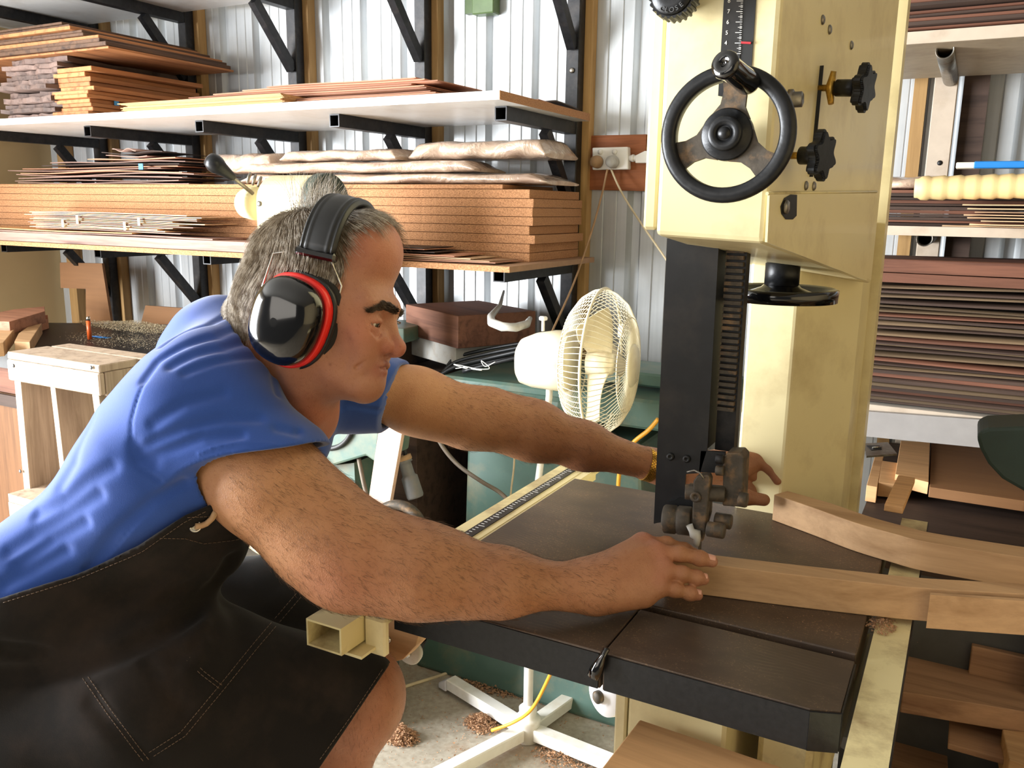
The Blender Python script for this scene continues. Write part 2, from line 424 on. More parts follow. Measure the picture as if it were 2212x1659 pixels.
# shelves
def shelf(name,label,box,mat,edge=None,edge_mat=None):
    t=thing(name,label,'shelf',((box[0]+box[1])/2,box[2],box[4]))
    m=MB(); m.bx(*box); o=m.build('board',mat,t,keep=True)
    if edge:
        m=MB(); m.bx(*edge); m.build('edge_band',edge_mat,t,keep=True)
    return t
shelf('shelf','long white melamine shelf across the middle of the rack',(-4.15,-1.185,2.13,2.756,1.789,1.813),'melamine_white',(-1.1849,-1.183,2.13,2.756,1.789,1.813),'chipboard')
shelf('shelf','white upper shelf cut off by the top of the photo',(-4.15,-1.25,2.13,2.756,2.297,2.32),'melamine_white')
shelf('shelf','raw chipboard lower shelf carrying the chipboard stack',(-4.15,-1.15,2.14,2.756,1.319,1.336),'chip_face',(-4.15,-1.15,2.137,2.1399,1.319,1.336),'chipboard')
SZ,LZ=1.8135,1.3365
def board(name,label,cat,c,sz,mat,group=None,rz=0,bev=.0015,tilt=0,taper=0):
    m=MB(); m.box((0,0,0),sz,None,bev)
    o=m.build(name,mat,label=label,cat=cat,group=group); o.location=Vector(c); o.rotation_euler=(tilt,0,rz); return o
def wavy(name,label,cat,x0,x1,y0,y1,z,th,mat,group,amp=.004,fr=3,ph=0,nu=40,rz=0,rag=.0,lift=0.):
    """a thin sheet that is not quite flat; rests at z"""
    cx,cy=(x0+x1)/2,(y0+y1)/2; e=[random.uniform(-rag,rag) for _ in range(nu+1)]; e2=[random.uniform(-rag,rag) for _ in range(nu+1)]
    def fn(u,v):
        x=x0+(x1-x0)*u-cx; ra=random.uniform(-rag,rag)*2 if rag and u in(0,1) else 0
        y=y0+(y1-y0)*v-cy+(e[int(round(u*nu))] if v==0 else 0)
        zz=th+amp*(1+sin(fr*2*pi*u+ph+1.3*v))*.5+lift*max(0,abs(u-.5)*2-.75)*4*amp
        return (x+ra,y,zz)
    m=MB(); m.sheet(fn,nu,4,th); o=m.build(name,mat,label=label,cat=cat,group=group); o.location=(cx,cy,z); o.rotation_euler=(0,0,rz); return o
# --- white shelf: rough dark slabs at the left end
z=SZ; g='rough sawn slabs on the white shelf'
for i in range(11):
    th=random.uniform(.016,.022); X1=-3.12+random.uniform(-.03,.02)
    m=MB()
    def fn(u,v,th=th,X1=X1): 
        return (-.33+.33*u+ (random.uniform(-.012,.008) if u==1 else 0), -.28+.56*v+(random.uniform(-.012,.012) if v==0 else 0), th*.5+random.uniform(-.0025,.0025))
    m.sheet(fn,10,10,th-.002); o=m.build('timber_slab','slab_rough',label='rough dark sawn slab with ragged edge, %s of the left stack on white shelf'%ordw(i,11),cat='timber',group=g)
    o.location=(X1,2.46+random.uniform(-.03,.03),z+th/2-.0005); o.rotation_euler=(0,0,random.uniform(-.03,.03)); z+=th+.002
zA=z
# orange ended boards beside them
z=SZ; g='orange boards laid end on, on the white shelf'
for i in range(11):
    th=random.uniform(.013,.018); w=random.uniform(.17,.22); x1=-2.95+random.uniform(-.015,.015) if i<8 else -2.97+random.uniform(-.05,.05); y0=2.17+random.uniform(-.03,.02)
    board('timber_board','orange planed board laid end on, %s of its stack on white shelf'%ordw(i,11),'timber',(x1-w/2,y0+.26,z+th/2),(w,.52,th),'orange_board',g,rz=random.uniform(-.02,.02)); z+=th+.0008
zB=z
m=MB(); m.bx(-2.952,-2.949,2.28,2.30,1.86,1.885); 
o=m.build('masking_tape','blue_tape',label='small blue tape mark on the side of the orange board stack',cat='tape')
z=max(zA,zB)+.001; g='long dark panels lying on top of the left stacks'
for i in range(9):
    th=random.uniform(.008,.016)
    x1=-2.80-.035*i+random.uniform(-.03,.02)
    board('dark_sheet','long dark brown panel, %s of the pile that tops the left stacks'%ordw(i,9),'timber',((x1-4.12)/2,2.47+random.uniform(-.02,.02),z+th/2),(x1+4.12,.6,th),'dark_board' if i%3 else 'orange_board',g,rz=random.uniform(-.02,.02)); z+=th+.001
# right part of white shelf: veneer pack and long reddish sheets
z=SZ; g='golden veneer leaves on the white shelf'
for i in range(12):
    x1=-2.03+random.uniform(-.01,.01); x0=-2.80+random.uniform(-.025,.03)
    wavy('veneer_sheet','golden veneer leaf, %s of the pack in front of the orange boards'%ordw(i,12),'veneer',x0,x1,2.20+random.uniform(-.01,.01),2.42,z,.0026,'veneer_gold',g,.0006,1.5,0); z+=.0032
g='reddish veneer leaves on the white shelf'
z2=SZ
for i in range(7):
    x1=-1.36-.02*i+random.uniform(-.02,.02); x0=-2.02+random.uniform(-.02,.0)
    wavy('veneer_sheet','reddish veneer leaf, %s of the pack at right on white shelf'%ordw(i,7),'veneer',x0,x1,2.26,2.50,z2,.003,'veneer_red' if i else 'veneer_gold',g,.001,1.2,i); z2+=.0042
z=max(z,z2)+.001; g='long reddish veneers bridging both packs on the white shelf'
for i in range(6):
    x1=-1.50+random.uniform(-.03,.03)-.03*(i%3); x0=-2.78+.12*i+random.uniform(-.02,.02)
    wavy('veneer_sheet','long reddish veneer bridging two packs on white shelf, %s'%ordw(i,6),'veneer',x0,x1,2.28,2.55,z,.0032,'veneer_red',g,.004,.8,.5); z+=.0062
wavy('veneer_scrap','curled dark veneer scrap at the back right corner of white shelf','veneer',-1.42,-1.22,2.56,2.74,SZ,.003,'veneer_dark',None,.02,.5,-1.5,nu=16)
wavy('veneer_scrap','small tan veneer scrap lying at the right end of white shelf','veneer',-1.36,-1.21,2.42,2.53,SZ,.002,'veneer_red',None,.008,.5,-1.5,nu=12)
# --- lower shelf: thick chipboard stack
z=LZ; g='thick chipboard panels in the lower shelf stack'
for i in range(8):
    th=.0262; x1=-1.19+random.uniform(-.014,.008)
    board('chipboard_panel','thick chipboard panel, %s of the stack on the lower shelf'%ordw(i,8),'board',((x1-4.05)/2,2.545,z+th/2),(x1+4.05,.37,th),'chipboard',g,rz=random.uniform(-.002,.002),bev=.001); z+=th+.0012
zC=z
board('chipboard_panel','thin narrower chipboard panel lying on the thick chipboard stack','board',(-2.6,2.545,z+.007),(2.6,.36,.014),'chipboard',None); z+=.0145; zC=z
# plastic wrapped bundles on the stack
def bundle(label,x0,x1,y0,y1,z,h,seed,mat='plastic_wrap'):
    rs=np.random.default_rng(seed); ph=rs.uniform(0,6,8); m=MB(); bm=m.bm; nu,ns=70,20; rings=[]
    for i in range(nu+1):
        u=i/nu; x=x0+(x1-x0)*u; e=min(1,min(u,1-u)*14+.25)
        ring=[]
        for k in range(ns):
            a=2*pi*k/ns; c,s_=cos(a),sin(a)
            rr=1+.05*sin(3.1*u*2*pi+ph[0]+2*a)+.04*sin(11*u+ph[1]-2*a)+.02*sin(37*u+ph[2]+5*a)
            yy=(y0+y1)/2+(y1-y0)/2*np.sign(c)*abs(c)**.6*rr
            zz=z+h/2*e*0+ h*.5*(1+np.sign(s_)*abs(s_)**.7*rr*e) - (h*.5*(1-e)*.9)
            ring.append(bm.verts.new((x,yy,max(z+.0008,zz))))
        rings.append(ring)
    for a,b in zip(rings,rings[1:]):
        for k in range(ns):
            f=bm.faces.new((a[k],b[k],b[(k+1)%ns],a[(k+1)%ns])); f.smooth=True
    bm.faces.new(rings[0]); bm.faces.new(rings[-1][::-1])
    c=((x0+x1)/2,(y0+y1)/2,z); return m.build('wrapped_bundle',mat,origin=c,label=label,cat='packaged timber',group='plastic wrapped veneer bundles on the chipboard stack')
bundle('clear plastic wrapped veneer bundle lying directly on the chipboard stack',-2.45,-1.17,2.40,2.66,zC,.038,1)
bundle('shiny plastic wrapped dark bundle, middle layer above the chipboard stack',-2.45,-1.42,2.40,2.60,zC+.039,.040,2)
bundle('long tan plastic wrapped bundle, topmost above the chipboard stack',-2.25,-1.74,2.42,2.66,zC+.080,.042,3)
bundle('crumpled tan plastic wrapped bundle bulging at the right end',-1.72,-1.20,2.46,2.70,zC+.082,.062,4)
bundle('small plastic wrapped bundle with folded end behind the metal lever',-2.62,-2.30,2.42,2.60,zC+.040,.075,5)
# left veneers above the stack
z=zC; g='wavy dull veneers piled at left above the chipboard'
for i in range(13):
    x0=-3.75+random.uniform(-.06,.05)+(.03*i if i>6 else 0)+(.25 if i>8 else 0); x1=-2.62+random.uniform(-.12,.08)-(.02*i)
    wavy('veneer_sheet','wavy dull veneer, %s of the left pile above the chipboard'%ordw(i,13),'veneer',x0,x1,2.38+random.uniform(-.02,.02),2.62,z,.003,'veneer_purple' if i in(2,3,5,8,12) else 'veneer_dark' if i in (7,11) else 'veneer_red' if i in(4,6,9) else 'veneer_purple',g,random.uniform(.004,.012),random.choice([.7,1.1,1.6]),random.uniform(0,6)); z+=.0105
o=MB().bx(-2.93,-2.905,2.352,2.355,zC+.055,zC+.078).build('masking_tape','blue_tape',label='small blue tape on the left pile of veneers',cat='tape')
# front light bundle on lower shelf
z=LZ; g='pale veneers bundled at the front of the lower shelf'
def rack_front(i,x0,x1,z,th,mat,amp,name='veneer_sheet',lab='pale veneer leaf, %s of the taped bundle on the lower shelf'):
    return wavy(name,lab,'veneer',x0,x1,2.175+random.uniform(-.008,.008),2.33,z,th,mat,g,amp,.7,random.uniform(-.4,.4),rag=.002)
# long dark panel lying along the front edge
pan=board('timber_plank','long dull brown plank lying along the front of the lower shelf','timber',(-3.10,2.20,LZ+.0185),(1.9,.11,.036),'veneer_purple',None)
wavy('veneer_sheet','ragged dull veneer lying on the long front plank','veneer',-3.9,-2.33,2.15,2.33,LZ+.0372,.004,'veneer_purple',None,.003,1.5,1,rag=.003)
wavy('veneer_sheet','tan veneer strip lying under the taped bundle at left','veneer',-3.8,-2.75,2.16,2.33,LZ+.0445,.003,'veneer_gold',None,.003,1.,1,rag=.002)
z=LZ+.052
for i in range(12):
    x0=-3.38+random.uniform(-.03,.05)-(.02 if i>6 else 0); x1=-2.42+random.uniform(-.16,.03)-(.12 if i<3 else 0)
    rack_front(i,x0,x1,z,.0028,'veneer_pale' if i%4 else 'veneer_purple',.004)['label']='pale veneer leaf, %s of the taped bundle on the lower shelf'%ordw(i,12); z+=.0058
for k,(xx,zz) in enumerate(((-3.07,LZ+.078),(-2.72,LZ+.078),(-3.16,LZ+.062),(-2.80,LZ+.06))):
    MB().bx(xx,xx+.012,2.162,2.1645,zz,zz+.03).build('masking_tape','masking_tape',label='strip of masking tape round the pale bundle, %s'%['upper left one','upper right one','lower left one','lower right one'][k],cat='tape',group='masking tape strips on the pale veneer bundle')
# sheets sticking out beside the plank and at the right, behind the head
z=LZ; g='thin offcut sheets at the right front of the lower shelf'
for i in range(7):
    x0=-2.13+random.uniform(-.02,.03); x1=-1.18-.05*i+random.uniform(-.05,.02)
    wavy('veneer_sheet','thin offcut sheet at right front of lower shelf, %s'%ordw(i,7),'veneer',x0,x1,2.16+random.uniform(-.012,.01),2.34,z,.0022,['veneer_red','chip_face','veneer_pale','veneer_red','veneer_dark','veneer_red','veneer_dark'][i],g,random.uniform(.002,.006),.6,random.uniform(0,5)); z+=.0062
# small things on the wall
t=thing('junction_box','small green box fixed to the ribbed wall at the top','box',(-1.63,2.85,2.195))
MB().bx(-.045,.045,-.05,-.002,-.02,.14,bev=.004).build('case','green_box',t)
m=MB(); m.lathe([(.007,0),(.007,.004),(0,.005)],12,axisM((0,-.05,.035),(0,-1,0))); m.build('screw','brass',t)
MB().bx(-.085,-.046,-.03,-.002,-.01,.14).build('bracket','green_box',t)
def polyY(m,px,Y,depth):
    """outline read in the photo, standing on the plane Y, extruded straight back"""
    A=[at(x,y,Y=Y) for x,y in px]; B=[a+np.array([0,depth,0]) for a in A]; return m.hexa(A,B)
def polyZ(m,px,Z,th):
    A=[at(x,y,Z=Z) for x,y in px]; B=[a-np.array([0,0,th]) for a in A]; return m.hexa(A,B)
# ================= band saw =================
YF=1.03
fl=at(1415,508,Y=YF); fr=at(1650,525,Y=YF); XL,XR=fl[0],fr[0]; ZT=2.2
YB=1.62; sb=at(1897,470,Y=YB); XB=sb[0]
saw=thing('band_saw','large cream band saw with black guide post and cast iron table','saw',(-.3,1.5,0))
zlo=at(1868,612,Y=YB)[2]
m=MB()   # upper housing: front, side and sloping underside
zk=at(1690,537,Y=YF+.1)[2]
Xk=XR+(XB-XR)*.1/(YB-YF)
front=[(XL,YF,fl[2]),(XR,YF,fr[2]),(XR,YF,ZT),(XL,YF,ZT)]
back=[(XL,YB,zlo+.02),(XB,YB,zlo),(XB,YB,ZT),(XL,YB,ZT)]
m.hexa(front,back)
h=m.build('upper_housing','saw_cream',saw,keep=True,bevel=.006)
m=MB(); e=at(1392,496,Y=YF+.02); m.bx(e[0],XL-.003,YF+.012,YF+.5,e[2],ZT,bev=.004); m.build('wheel_door','saw_cream',saw,keep=True)
m=MB(); m.bx(XL-.0029,XL-.0005,YF+.015,YF+.5,e[2]+.003,ZT); m.build('door_seal','rubber_black',saw,keep=True)
def SP(x,y,off=0):
    """point on the housing's right side"""
    n=np.array([(YB-YF),-(XB-XR),0]); n/=np.linalg.norm(n); p0=np.array([XR,YF,0])+n*off
    d=cf*F+cr*(x-W/2)-cu*(y-H/2); t=((p0-CAM)@n)/(d@n); return CAM+d*t
NS=Vector((YB-YF,-(XB-XR),0)).normalized()
# weld seam and lower gusset plate on the side
a,b=SP(1657,418,.0015),SP(1893,414,.0015)
m=MB(); m.tube([a,b],.0022,6); m.build('weld_seam','saw_cream_dusty',saw,keep=True)
A=[SP(1657,420,.001),SP(1893,417,.001),SP(1868,606,.001),SP(1690,538,.001),SP(1652,523,.001)]
A=[np.array(q) for q in A]; m=MB(); nn=np.array(NS)*.003; m.hexa([q for q in A],[q+nn for q in A]); m.build('gusset_plate','saw_cream',saw,keep=True)
# spine
YS=1.50; YR=1.74
xl=at(1603,850,Y=YS)[0]; xc=at(1706,850,Y=YS)[0]; xr=at(1853,850,Y=YR)[0]
zt=fr[2]+.02
m=MB(); P=[(xl,YS),(xc,YS),(xr,YR-.1),(xr+.004,YR),(xl,YR)]
m.hexa([(x,y,.02) for x,y in P],[(x,y,zt) for x,y in P]); m.build('spine','saw_cream',saw,keep=True,bevel=.005)
m=MB(); xq=at(1885,800,Y=YR+.04)[0]; m.bx(xl,xq,YR,YR+.05,.02,ZT); m.build('back_plate','saw_cream',saw,keep=True)
# lower cabinet
xa,xb=at(1331,1480,Y=1.0)[0],at(1568,1575,Y=1.0)[0]
m=MB(); m.bx(xa+.018,xb,1.0,1.62,.0,.86,bev=.005); m.build('lower_cabinet','saw_cream',saw,keep=True)
m=MB(); m.bx(xa-.002,xa+.015,1.004,1.6,.02,.858,bev=.003); m.build('lower_door','saw_cream',saw,keep=True)
m=MB(); m.bx(xb+.03,xb+.10,1.06,1.5,.60,.90,bev=.008); m.build('trunnion','saw_cream_dusty',saw,keep=True)
for k in range(7):
    m=MB(); x=xb+.055+.02*k; m.tube([(x,1.12+.0*k,.80),(x,1.45,.80)],.010,10); m.build('dust_hose_rib','dark_grey',saw,keep=True)
# table
TX0,TX1,TY0,TY1,TZ=-.655,-.072,.895,1.505,.970
SX,SY=-.345,1.035
m=MB(); ch=.03
def slab(x0,x1,y0,y1,z0,z1): m.bx(x0,x1,y0,y1,z0,z1,bev=.0015)
slab(TX0,SX-.0015,TY0,SY-.009,TZ-.05,TZ); slab(TX0,TX1,SY+.010,TY1,TZ-.05,TZ); slab(TX0,SX-.0015,SY-.0089,SY+.0099,TZ-.05,TZ-.010)
slab(SX+.0015,TX1,SY-.0089,SY+.0099,TZ-.05,TZ-.010)
P=[(SX+.0015,TY0),(TX1-ch,TY0),(TX1,TY0+ch*.4),(TX1,SY-.009),(SX+.0015,SY-.009)]
m.hexa([(x,y,TZ-.05) for x,y in P],[(x,y,TZ) for x,y in P])
tb=m.build('table','cast_iron_table',saw,keep=True,bevel=.0015)
m=MB(); 
for (x0,x1) in((TX0,SX-.004),(SX+.004,TX1-ch)): m.bx(x0,x1,TY0-.0025,TY0-.0002,TZ-.049,TZ-.002)
m.bar((TX1-ch,TY0-.002,TZ-.0255),(TX1+.001,TY0+ch*.4-.002,TZ-.0255),.003,.047); m.bar((TX1+.0015,TY0+ch*.4,TZ-.0255),(TX1+.0015,SY-.012,TZ-.0255),.002,.047); m.build('table_edge','cast_black',tb,keep=False).location=-Vector((-.3,1.5,0))
m=MB(); m.lathe([(.034,0),(.034,.0012),(0,.0012)],32,axisM((-.325,1.205,TZ),(0,0,1))); m.build('table_insert','steel_dull',saw,keep=True)
m=MB(); q=at(1296,1440,Y=TY0-.012); m.lathe([(0,-.012),(.008,-.01),(.009,0),(.007,.012),(.004,.02),(.004,.03),(0,.031)],14,axisM(q-np.array([.004,0,.005]),(.35,.2,1))); m.build('table_pin','gloss_black',saw,keep=True)
# fence rails
m=MB(); m.bar((-.689,.785,.950),(-.689,1.63,.950),.058,.038,hollow=.0028); rail=m.build('front_rail','saw_cream_dusty',saw,keep=True)
m=MB(); m.bar((-.655,1.0,.962),(-.655,1.63,.962),.022,.012); m.build('rail_ledge','saw_cream',saw,keep=True)
m=MB(); m.bx(-.694,-.674,1.02,1.63,.969,.9705); m.build('rail_scale','black_steel',saw,keep=True)
m=MB()
for k in range(58):
    y=1.03+k*.0102; w=.012 if k%5==0 else .006
    m.bx(-.690,-.690+w,y,y+.0012,.9706,.9709)
m.build('scale_marks','white_print',saw,keep=True)
m=MB(); 
P=[(.80,.918),(.845,.918),(.845,.972),(.835,.972),(.83,.93),(.80,.93)]
m.bx(-.659,-.625,.83,.842,.915,.968,bev=.003); m.bx(-.69,-.64,.80,.842,.924,.928); m.build('rail_bracket','saw_cream',saw,keep=True)
m=MB(); m.bx(-.060,-.018,.70,1.62,.955,.962); m.bx(-.060,-.053,.70,1.62,.915,.955); m.build('rear_rail','saw_cream_dusty',saw,keep=True)
m=MB(); m.bx(-.0179,-.0165,.70,1.62,.93,.9615); m.build('rail_edge','black_steel',saw,keep=True)
# guide post guard
m=MB(); YG=1.15
polyY(m,[(1441,515),(1553,520),(1528,968),(1512,1022),(1481,1024),(1477,1098),(1430,1128),(1412,1131)],YG,.004)
polyY(m,[(1441,515),(1445,515),(1416,1131),(1412,1131)],YG+.004,.06)
polyY(m,[(1549,520),(1553,520),(1530,968),(1526,968)],YG+.004,.06)
m.build('blade_guard','saw_black',saw,keep=True)
for (x,y) in((1449,986),(1484,991)):
    m=MB(); m.lathe([(.0055,0),(.0055,.003),(.004,.004),(.002,.004),(.002,.002),(0,.002)],14,axisM(at(x,y,Y=YG-.0002),(0,-1,0))); m.build('screw','rubber_black',saw,keep=True)
# toothed rack post
YP=1.175
a=at(1592,528,Y=YP); b=at(1563,975,Y=YP)
m=MB(); m.bar(a+[0,.014,.05],b+[0,.014,0],.027,.022,up=(0,1,0)); m.build('guide_post','black_steel',saw,keep=True)
m=MB(); d=(b-a); L=np.linalg.norm(d); d/=L; n=int(L*.82/.0088)
for k in range(n):
    c=a+d*(.0088*k)+np.array([-.001,-.001,0]); m.box(c,(.024,.008,.0052),None)
m.build('rack_teeth','dusty_rack' if 'dusty_rack' in MATS else 'dusty_steel',saw,keep=True)
# blade
m=MB(); m.bar((-.318,1.215,.90),(-.318,1.215,1.50),.001,.018,up=(0,1,0)); m.build('blade','steel_dull',saw,keep=True)
# guide assembly
def pY(x,y,Y): return at(x,y,Y=Y)
m=MB(); polyY(m,[(1562,990),(1570,978),(1598,978),(1607,988),(1603,1090),(1597,1096),(1560,1093)],1.125,.034); m.build('guide_block','dusty_steel',saw,keep=True,bevel=.002)
m=MB(); polyY(m,[(1514,974),(1566,977),(1564,1022),(1510,1020)],1.150,.006); m.build('guide_bracket','saw_black',saw,keep=True)
m=MB(); polyY(m,[(1497,1040),(1505,1028),(1530,1026),(1534,1036),(1523,1150),(1512,1168),(1494,1155)],1.105,.016); m.build('guide_arm','dusty_steel',saw,keep=True,bevel=.002)
def rod(name,p0,p1,Y0,Y1,r,mat,seg=18,lip=0):
    A=Vector(at(*p0,Y=Y0)); B=Vector(at(*p1,Y=Y1)); L=(B-A).length
    m=MB(); pr=[(0,0),(r*.9,0),(r,r*.12)]
    if lip: pr+=[(r,L*.42),(r*.93,L*.45),(r*.93,L*.5),(r,L*.53)]
    pr+=[(r,L-r*.12),(r*.9,L),(0,L)]
    m.lathe(pr,seg,axisM(A,B-A)); return m.build(name,mat,saw,keep=True)
rod('guide_bearing',(1434,1120),(1495,1126),1.118,1.122,.0205,'steel_dull_dark' if 'steel_dull_dark' in MATS else 'dusty_steel',32,1)
rod('guide_rod',(1480,1062),(1566,1068),1.112,1.125,.011,'dusty_steel',18)
rod('guide_rod',(1490,1052),(1562,1058),1.135,1.14,.006,'dusty_steel',14)
rod('clamp_pin',(1528,1142),(1565,1148),1.10,1.10,.0105,'dusty_steel')
rod('clamp_pin',(1545,1122),(1580,1128),1.125,1.125,.0105,'dusty_steel')
rod('cap_screw',(1547,992),(1563,993),1.12,1.12,.007,'black_steel'); rod('cap_screw',(1547,1016),(1563,1017),1.12,1.12,.007,'dusty_steel')
rod('hex_bolt',(1596,1078),(1614,1081),1.12,1.12,.0115,'dusty_steel',6)
m=MB(); m.lathe([(.0075,0),(.0075,.003),(.0035,.003),(.0035,.001),(0,.001)],16,axisM(at(1503,1073,Y=1.1045),(0,-1,0))); m.build('set_screw','dusty_steel',saw,keep=True)
m=MB(); p=[at(x,y,Y=1.098) for x,y in((1489,1134),(1494,1146),(1502,1153),(1506,1164),(1503,1178))]; m.tube(p,[.005,.0045,.009,.005,.0045],10); m.build('wing_screw','grey_plastic',saw,keep=True)
m=MB(); m.tube([at(x,y,Y=1.10) for x,y in((1484,1020),(1500,1016),(1512,1022),(1520,1034))],.0015,6); m.build('spring_clip','steel_dull',saw,keep=True)
m=MB(); polyY(m,[(1519,1095),(1536,1060),(1534,1110),(1516,1170),(1508,1172)],1.128,.010); m.build('guide_plate','dusty_steel',saw,keep=True)
m=MB(); polyY(m,[(1440,1085),(1462,1078),(1500,1080),(1500,1100),(1440,1098)],1.14,.02); m.build('guide_shield','saw_black',saw,keep=True)
# tension handwheel under the housing
c=at(1686,640,Y=1.36); m=MB(); R=.084
m.lathe([(R-.010,-.004),(R,-.006),(R+.001,.012),(R-.004,.014),(R-.010,.010),(R-.012,.002),(R-.02,.002),(.03,.014),(.022,.022),(0,.022)],48,axisM(c,(0,0,1))); m.build('tension_wheel','gloss_black',saw,keep=True)
m=MB(); m.lathe([(.026,.014),(.026,.050),(.022,.053),(.009,.053),(.009,.10),(0,.10)],28,axisM(c,(0,0,1))); m.build('tension_hub','cast_black',saw,keep=True)
m=MB(); m.lathe([(.040,.085),(.040,.14),(0,.14)],28,axisM(c,(0,0,1))); m.build('tension_boss','saw_cream_dusty',saw,keep=True)
# handwheel on the front face
hc=at(1571,291,Y=.965); hw_n=Vector((.03,-1,.03)).normalized(); HM=axisM(hc,hw_n,(1,0,0))
R=.0735
m=MB(); m.lathe([(R*.77,-.006),(R*.77,.006),(R*.80,.0095),(R*.93,.0095),(R*.985,.007),(R,.001),(R*.985,-.007),(R*.9,-.010),(R*.80,-.009),(R*.77,-.006)],72,HM); hw=m.build('handwheel','cast_black',saw,keep=True)
m=MB()
for a in(83,203,323):
    a=radians(a); b=bmesh.new(); L=R*.80; P=[]
    for s in(-1,1):
        rr=[(R*.26,.021),(R*.42,.0135),(R*.6,.0125),(R*.81,.0165)]
        P+= [(r_,s*w) for r_,w in (rr if s<0 else rr[::-1])]
    P=[(x*cos(a)-y*sin(a),x*sin(a)+y*cos(a)) for x,y in P]
    m.prism(P,.007,HM@Matrix.Translation((0,0,-.006)))
m.build('wheel_spoke','dusty_steel',saw,keep=True)
m=MB(); m.lathe([(R*.38,-.008),(R*.38,.004),(R*.36,.006),(R*.25,.006),(R*.25,.014),(R*.235,.016),(.0085,.016),(.0085,.0145),(.0062,.0145),(.006,.018),(0,.018)],48,HM); m.build('wheel_hub','cast_black',saw,keep=True)
m=MB(); m.lathe([(.018,-.05),(.018,-.008),(0,-.008)],24,HM); m.build('wheel_shaft','black_steel',saw,keep=True)
ha=Vector(at(1618,180,Y=.958)); hb=Vector(at(1563,137,Y=.900))
m=MB(); L=(hb-ha).length; m.lathe([(0,0),(.0125,0),(.0135,.004),(.0125,L*.45),(.0135,L*.85),(.0150,L*.93),(.0135,L),(.004,L+.001),(.0035,L-.002),(0,L-.002)],28,axisM(ha,hb-ha)); m.build('wheel_handle','gloss_black',saw,keep=True)
# height scale on the front face
Y0=YF-.0012
def onF(x,y,o=0): return at(x,y,Y=Y0-o)
m=MB(); polyY(m,[(1566,-40),(1636,-40),(1622,165),(1556,165)],Y0,.001); m.build('scale_slot','rubber_black',saw,keep=True)
m=MB(); polyY(m,[(1566,-40),(1606,-40),(1594,215),(1551,207)],Y0-.0008,.0007); sc=m.build('height_scale','saw_black',saw,keep=True)
def label(body,x,y,size,mat='white_print',parent=saw,o=.0012,rot=0,name='lettering'):
    M=Matrix.Translation(-Vector(parent.location))@axisM(onF(x,y,o),(0,-1,0),(1,0,0))@Matrix.Rotation(rot,4,'Z'); return text(name,body,size,M,mat,parent)
for t_,x,y in(('8',1575,2),('7',1574,25),('6',1572,48),('5',1570,71),('4',1568,93)): label(t_,x,y,.0062)
label('MM',1571,197,.0055)
m=MB()
for k in range(-10,66):
    f_=(k%10)/10; y=93-22.7*(k/10) ; xr_=1605-(y-0)*.045+.5
    l=14 if k%10==0 else (9 if k%5==0 else 5)
    if k%10!=0 and k%5!=0 and k%2: continue
    a=onF(xr_,y,.001); b=onF(xr_-l,y,.001); m.bar(a,b,.0003,.0004 if k%10 else .0006,up=(0,0,1))
m.build('scale_ticks','white_print',saw,keep=True)
a=onF(1601,92,.002); b=onF(1622,93,.002); m=MB(); m.bar(a,b,.0015,.0022); m.build('red_pointer','red_print',saw,keep=True)
# door knob with its lettering
kc=at(1452,-16,Y=.985); kM=axisM(kc,(0,-1,.05),(1,0,0)); m=MB(); pr=[]
b=bmesh.new(); n=96; ring=[(.0265+.0012*(1 if (k//2)%2 else -1)) for k in range(n)]
P=[(ring[k]*cos(2*pi*k/n),ring[k]*sin(2*pi*k/n)) for k in range(n)]
m.prism(P,.022,kM@Matrix.Translation((0,0,-.022))); m.lathe([(.012,-.05),(.012,-.02),(0,-.02)],20,kM); m.lathe([(.0245,0),(.023,.003),(.012,.004),(0,.004)],32,kM)
m.build('door_knob','cast_black',saw,keep=True)
for ch_,a in zip('CLOSE',(-118,-101,-84,-67,-50)):
    a=radians(a); M=Matrix.Translation(-Vector(saw.location))@kM@Matrix.Translation((.0195*cos(a),.0195*sin(a),.0035))@Matrix.Rotation(a+pi/2,4,'Z'); text('lettering',ch_,.0075,M,'dark_grey',saw,.0006)
# side details
m=MB(); s0,s1=SP(1773,142,.0008),SP(1750,382,.0008); m.bar(s0,s1,.0016,.0075,up=NS); m.build('adjust_slot','rubber_black',saw,keep=True)
def lobe_knob(cx,cy,stem_x,name='star_knob'):
    a=Vector(SP(stem_x,cy,.0)); ax=Vector((1,-.16,0)).normalized()
    c=Vector(at(cx,cy,Y=a.y-.012)); ax=(c-a).normalized(); L=(c-a).length
    m=MB(); m.lathe([(.0042,0),(.0042,L*.55),(0,L*.55)],12,axisM(a,ax)); 
    m.build('threaded_stem','brass',saw,keep=True)
    m=MB(); P=[((.0255+.0045*cos(6*t))*cos(t),(.0255+.0045*cos(6*t))*sin(t)) for t in [2*pi*k/72 for k in range(72)]]
    m.prism(P,.014,axisM(c-ax*.006,ax),bev=.003); m.lathe([(.0105,0),(.0105,L*.52),(0,L*.52)],22,axisM(a+ax*L*.42,ax)); m.build(name,'cast_black',saw,keep=True)
lobe_knob(1864,190,1768); lobe_knob(1772,336,1700)
a=Vector(SP(1795,190,.016)); m=MB(); m.tube([a+Vector((.002,-.002,.02)),a+Vector((0,0,.008)),a,a+Vector((0,0,-.008)),a+Vector((.002,-.002,-.02))],[.0035,.005,.0075,.005,.0035],10); m.build('wing_nut','brass',saw,keep=True)
for (x,y) in((1776,43),(1791,64),(1838,98),(1740,401),(1757,402)):
    m=MB(); m.lathe([(.006,0),(.006,.0015),(.004,.003),(0,.0032)],14,axisM(SP(x,y),NS)); m.build('rivet','steel_dull',saw,keep=True)
m=MB(); m.lathe([(.012,0),(.012,.006),(.009,.006),(.009,.016),(0,.016)],6,axisM(SP(1703,216),NS)); m.build('hex_bolt','steel_dull',saw,keep=True)
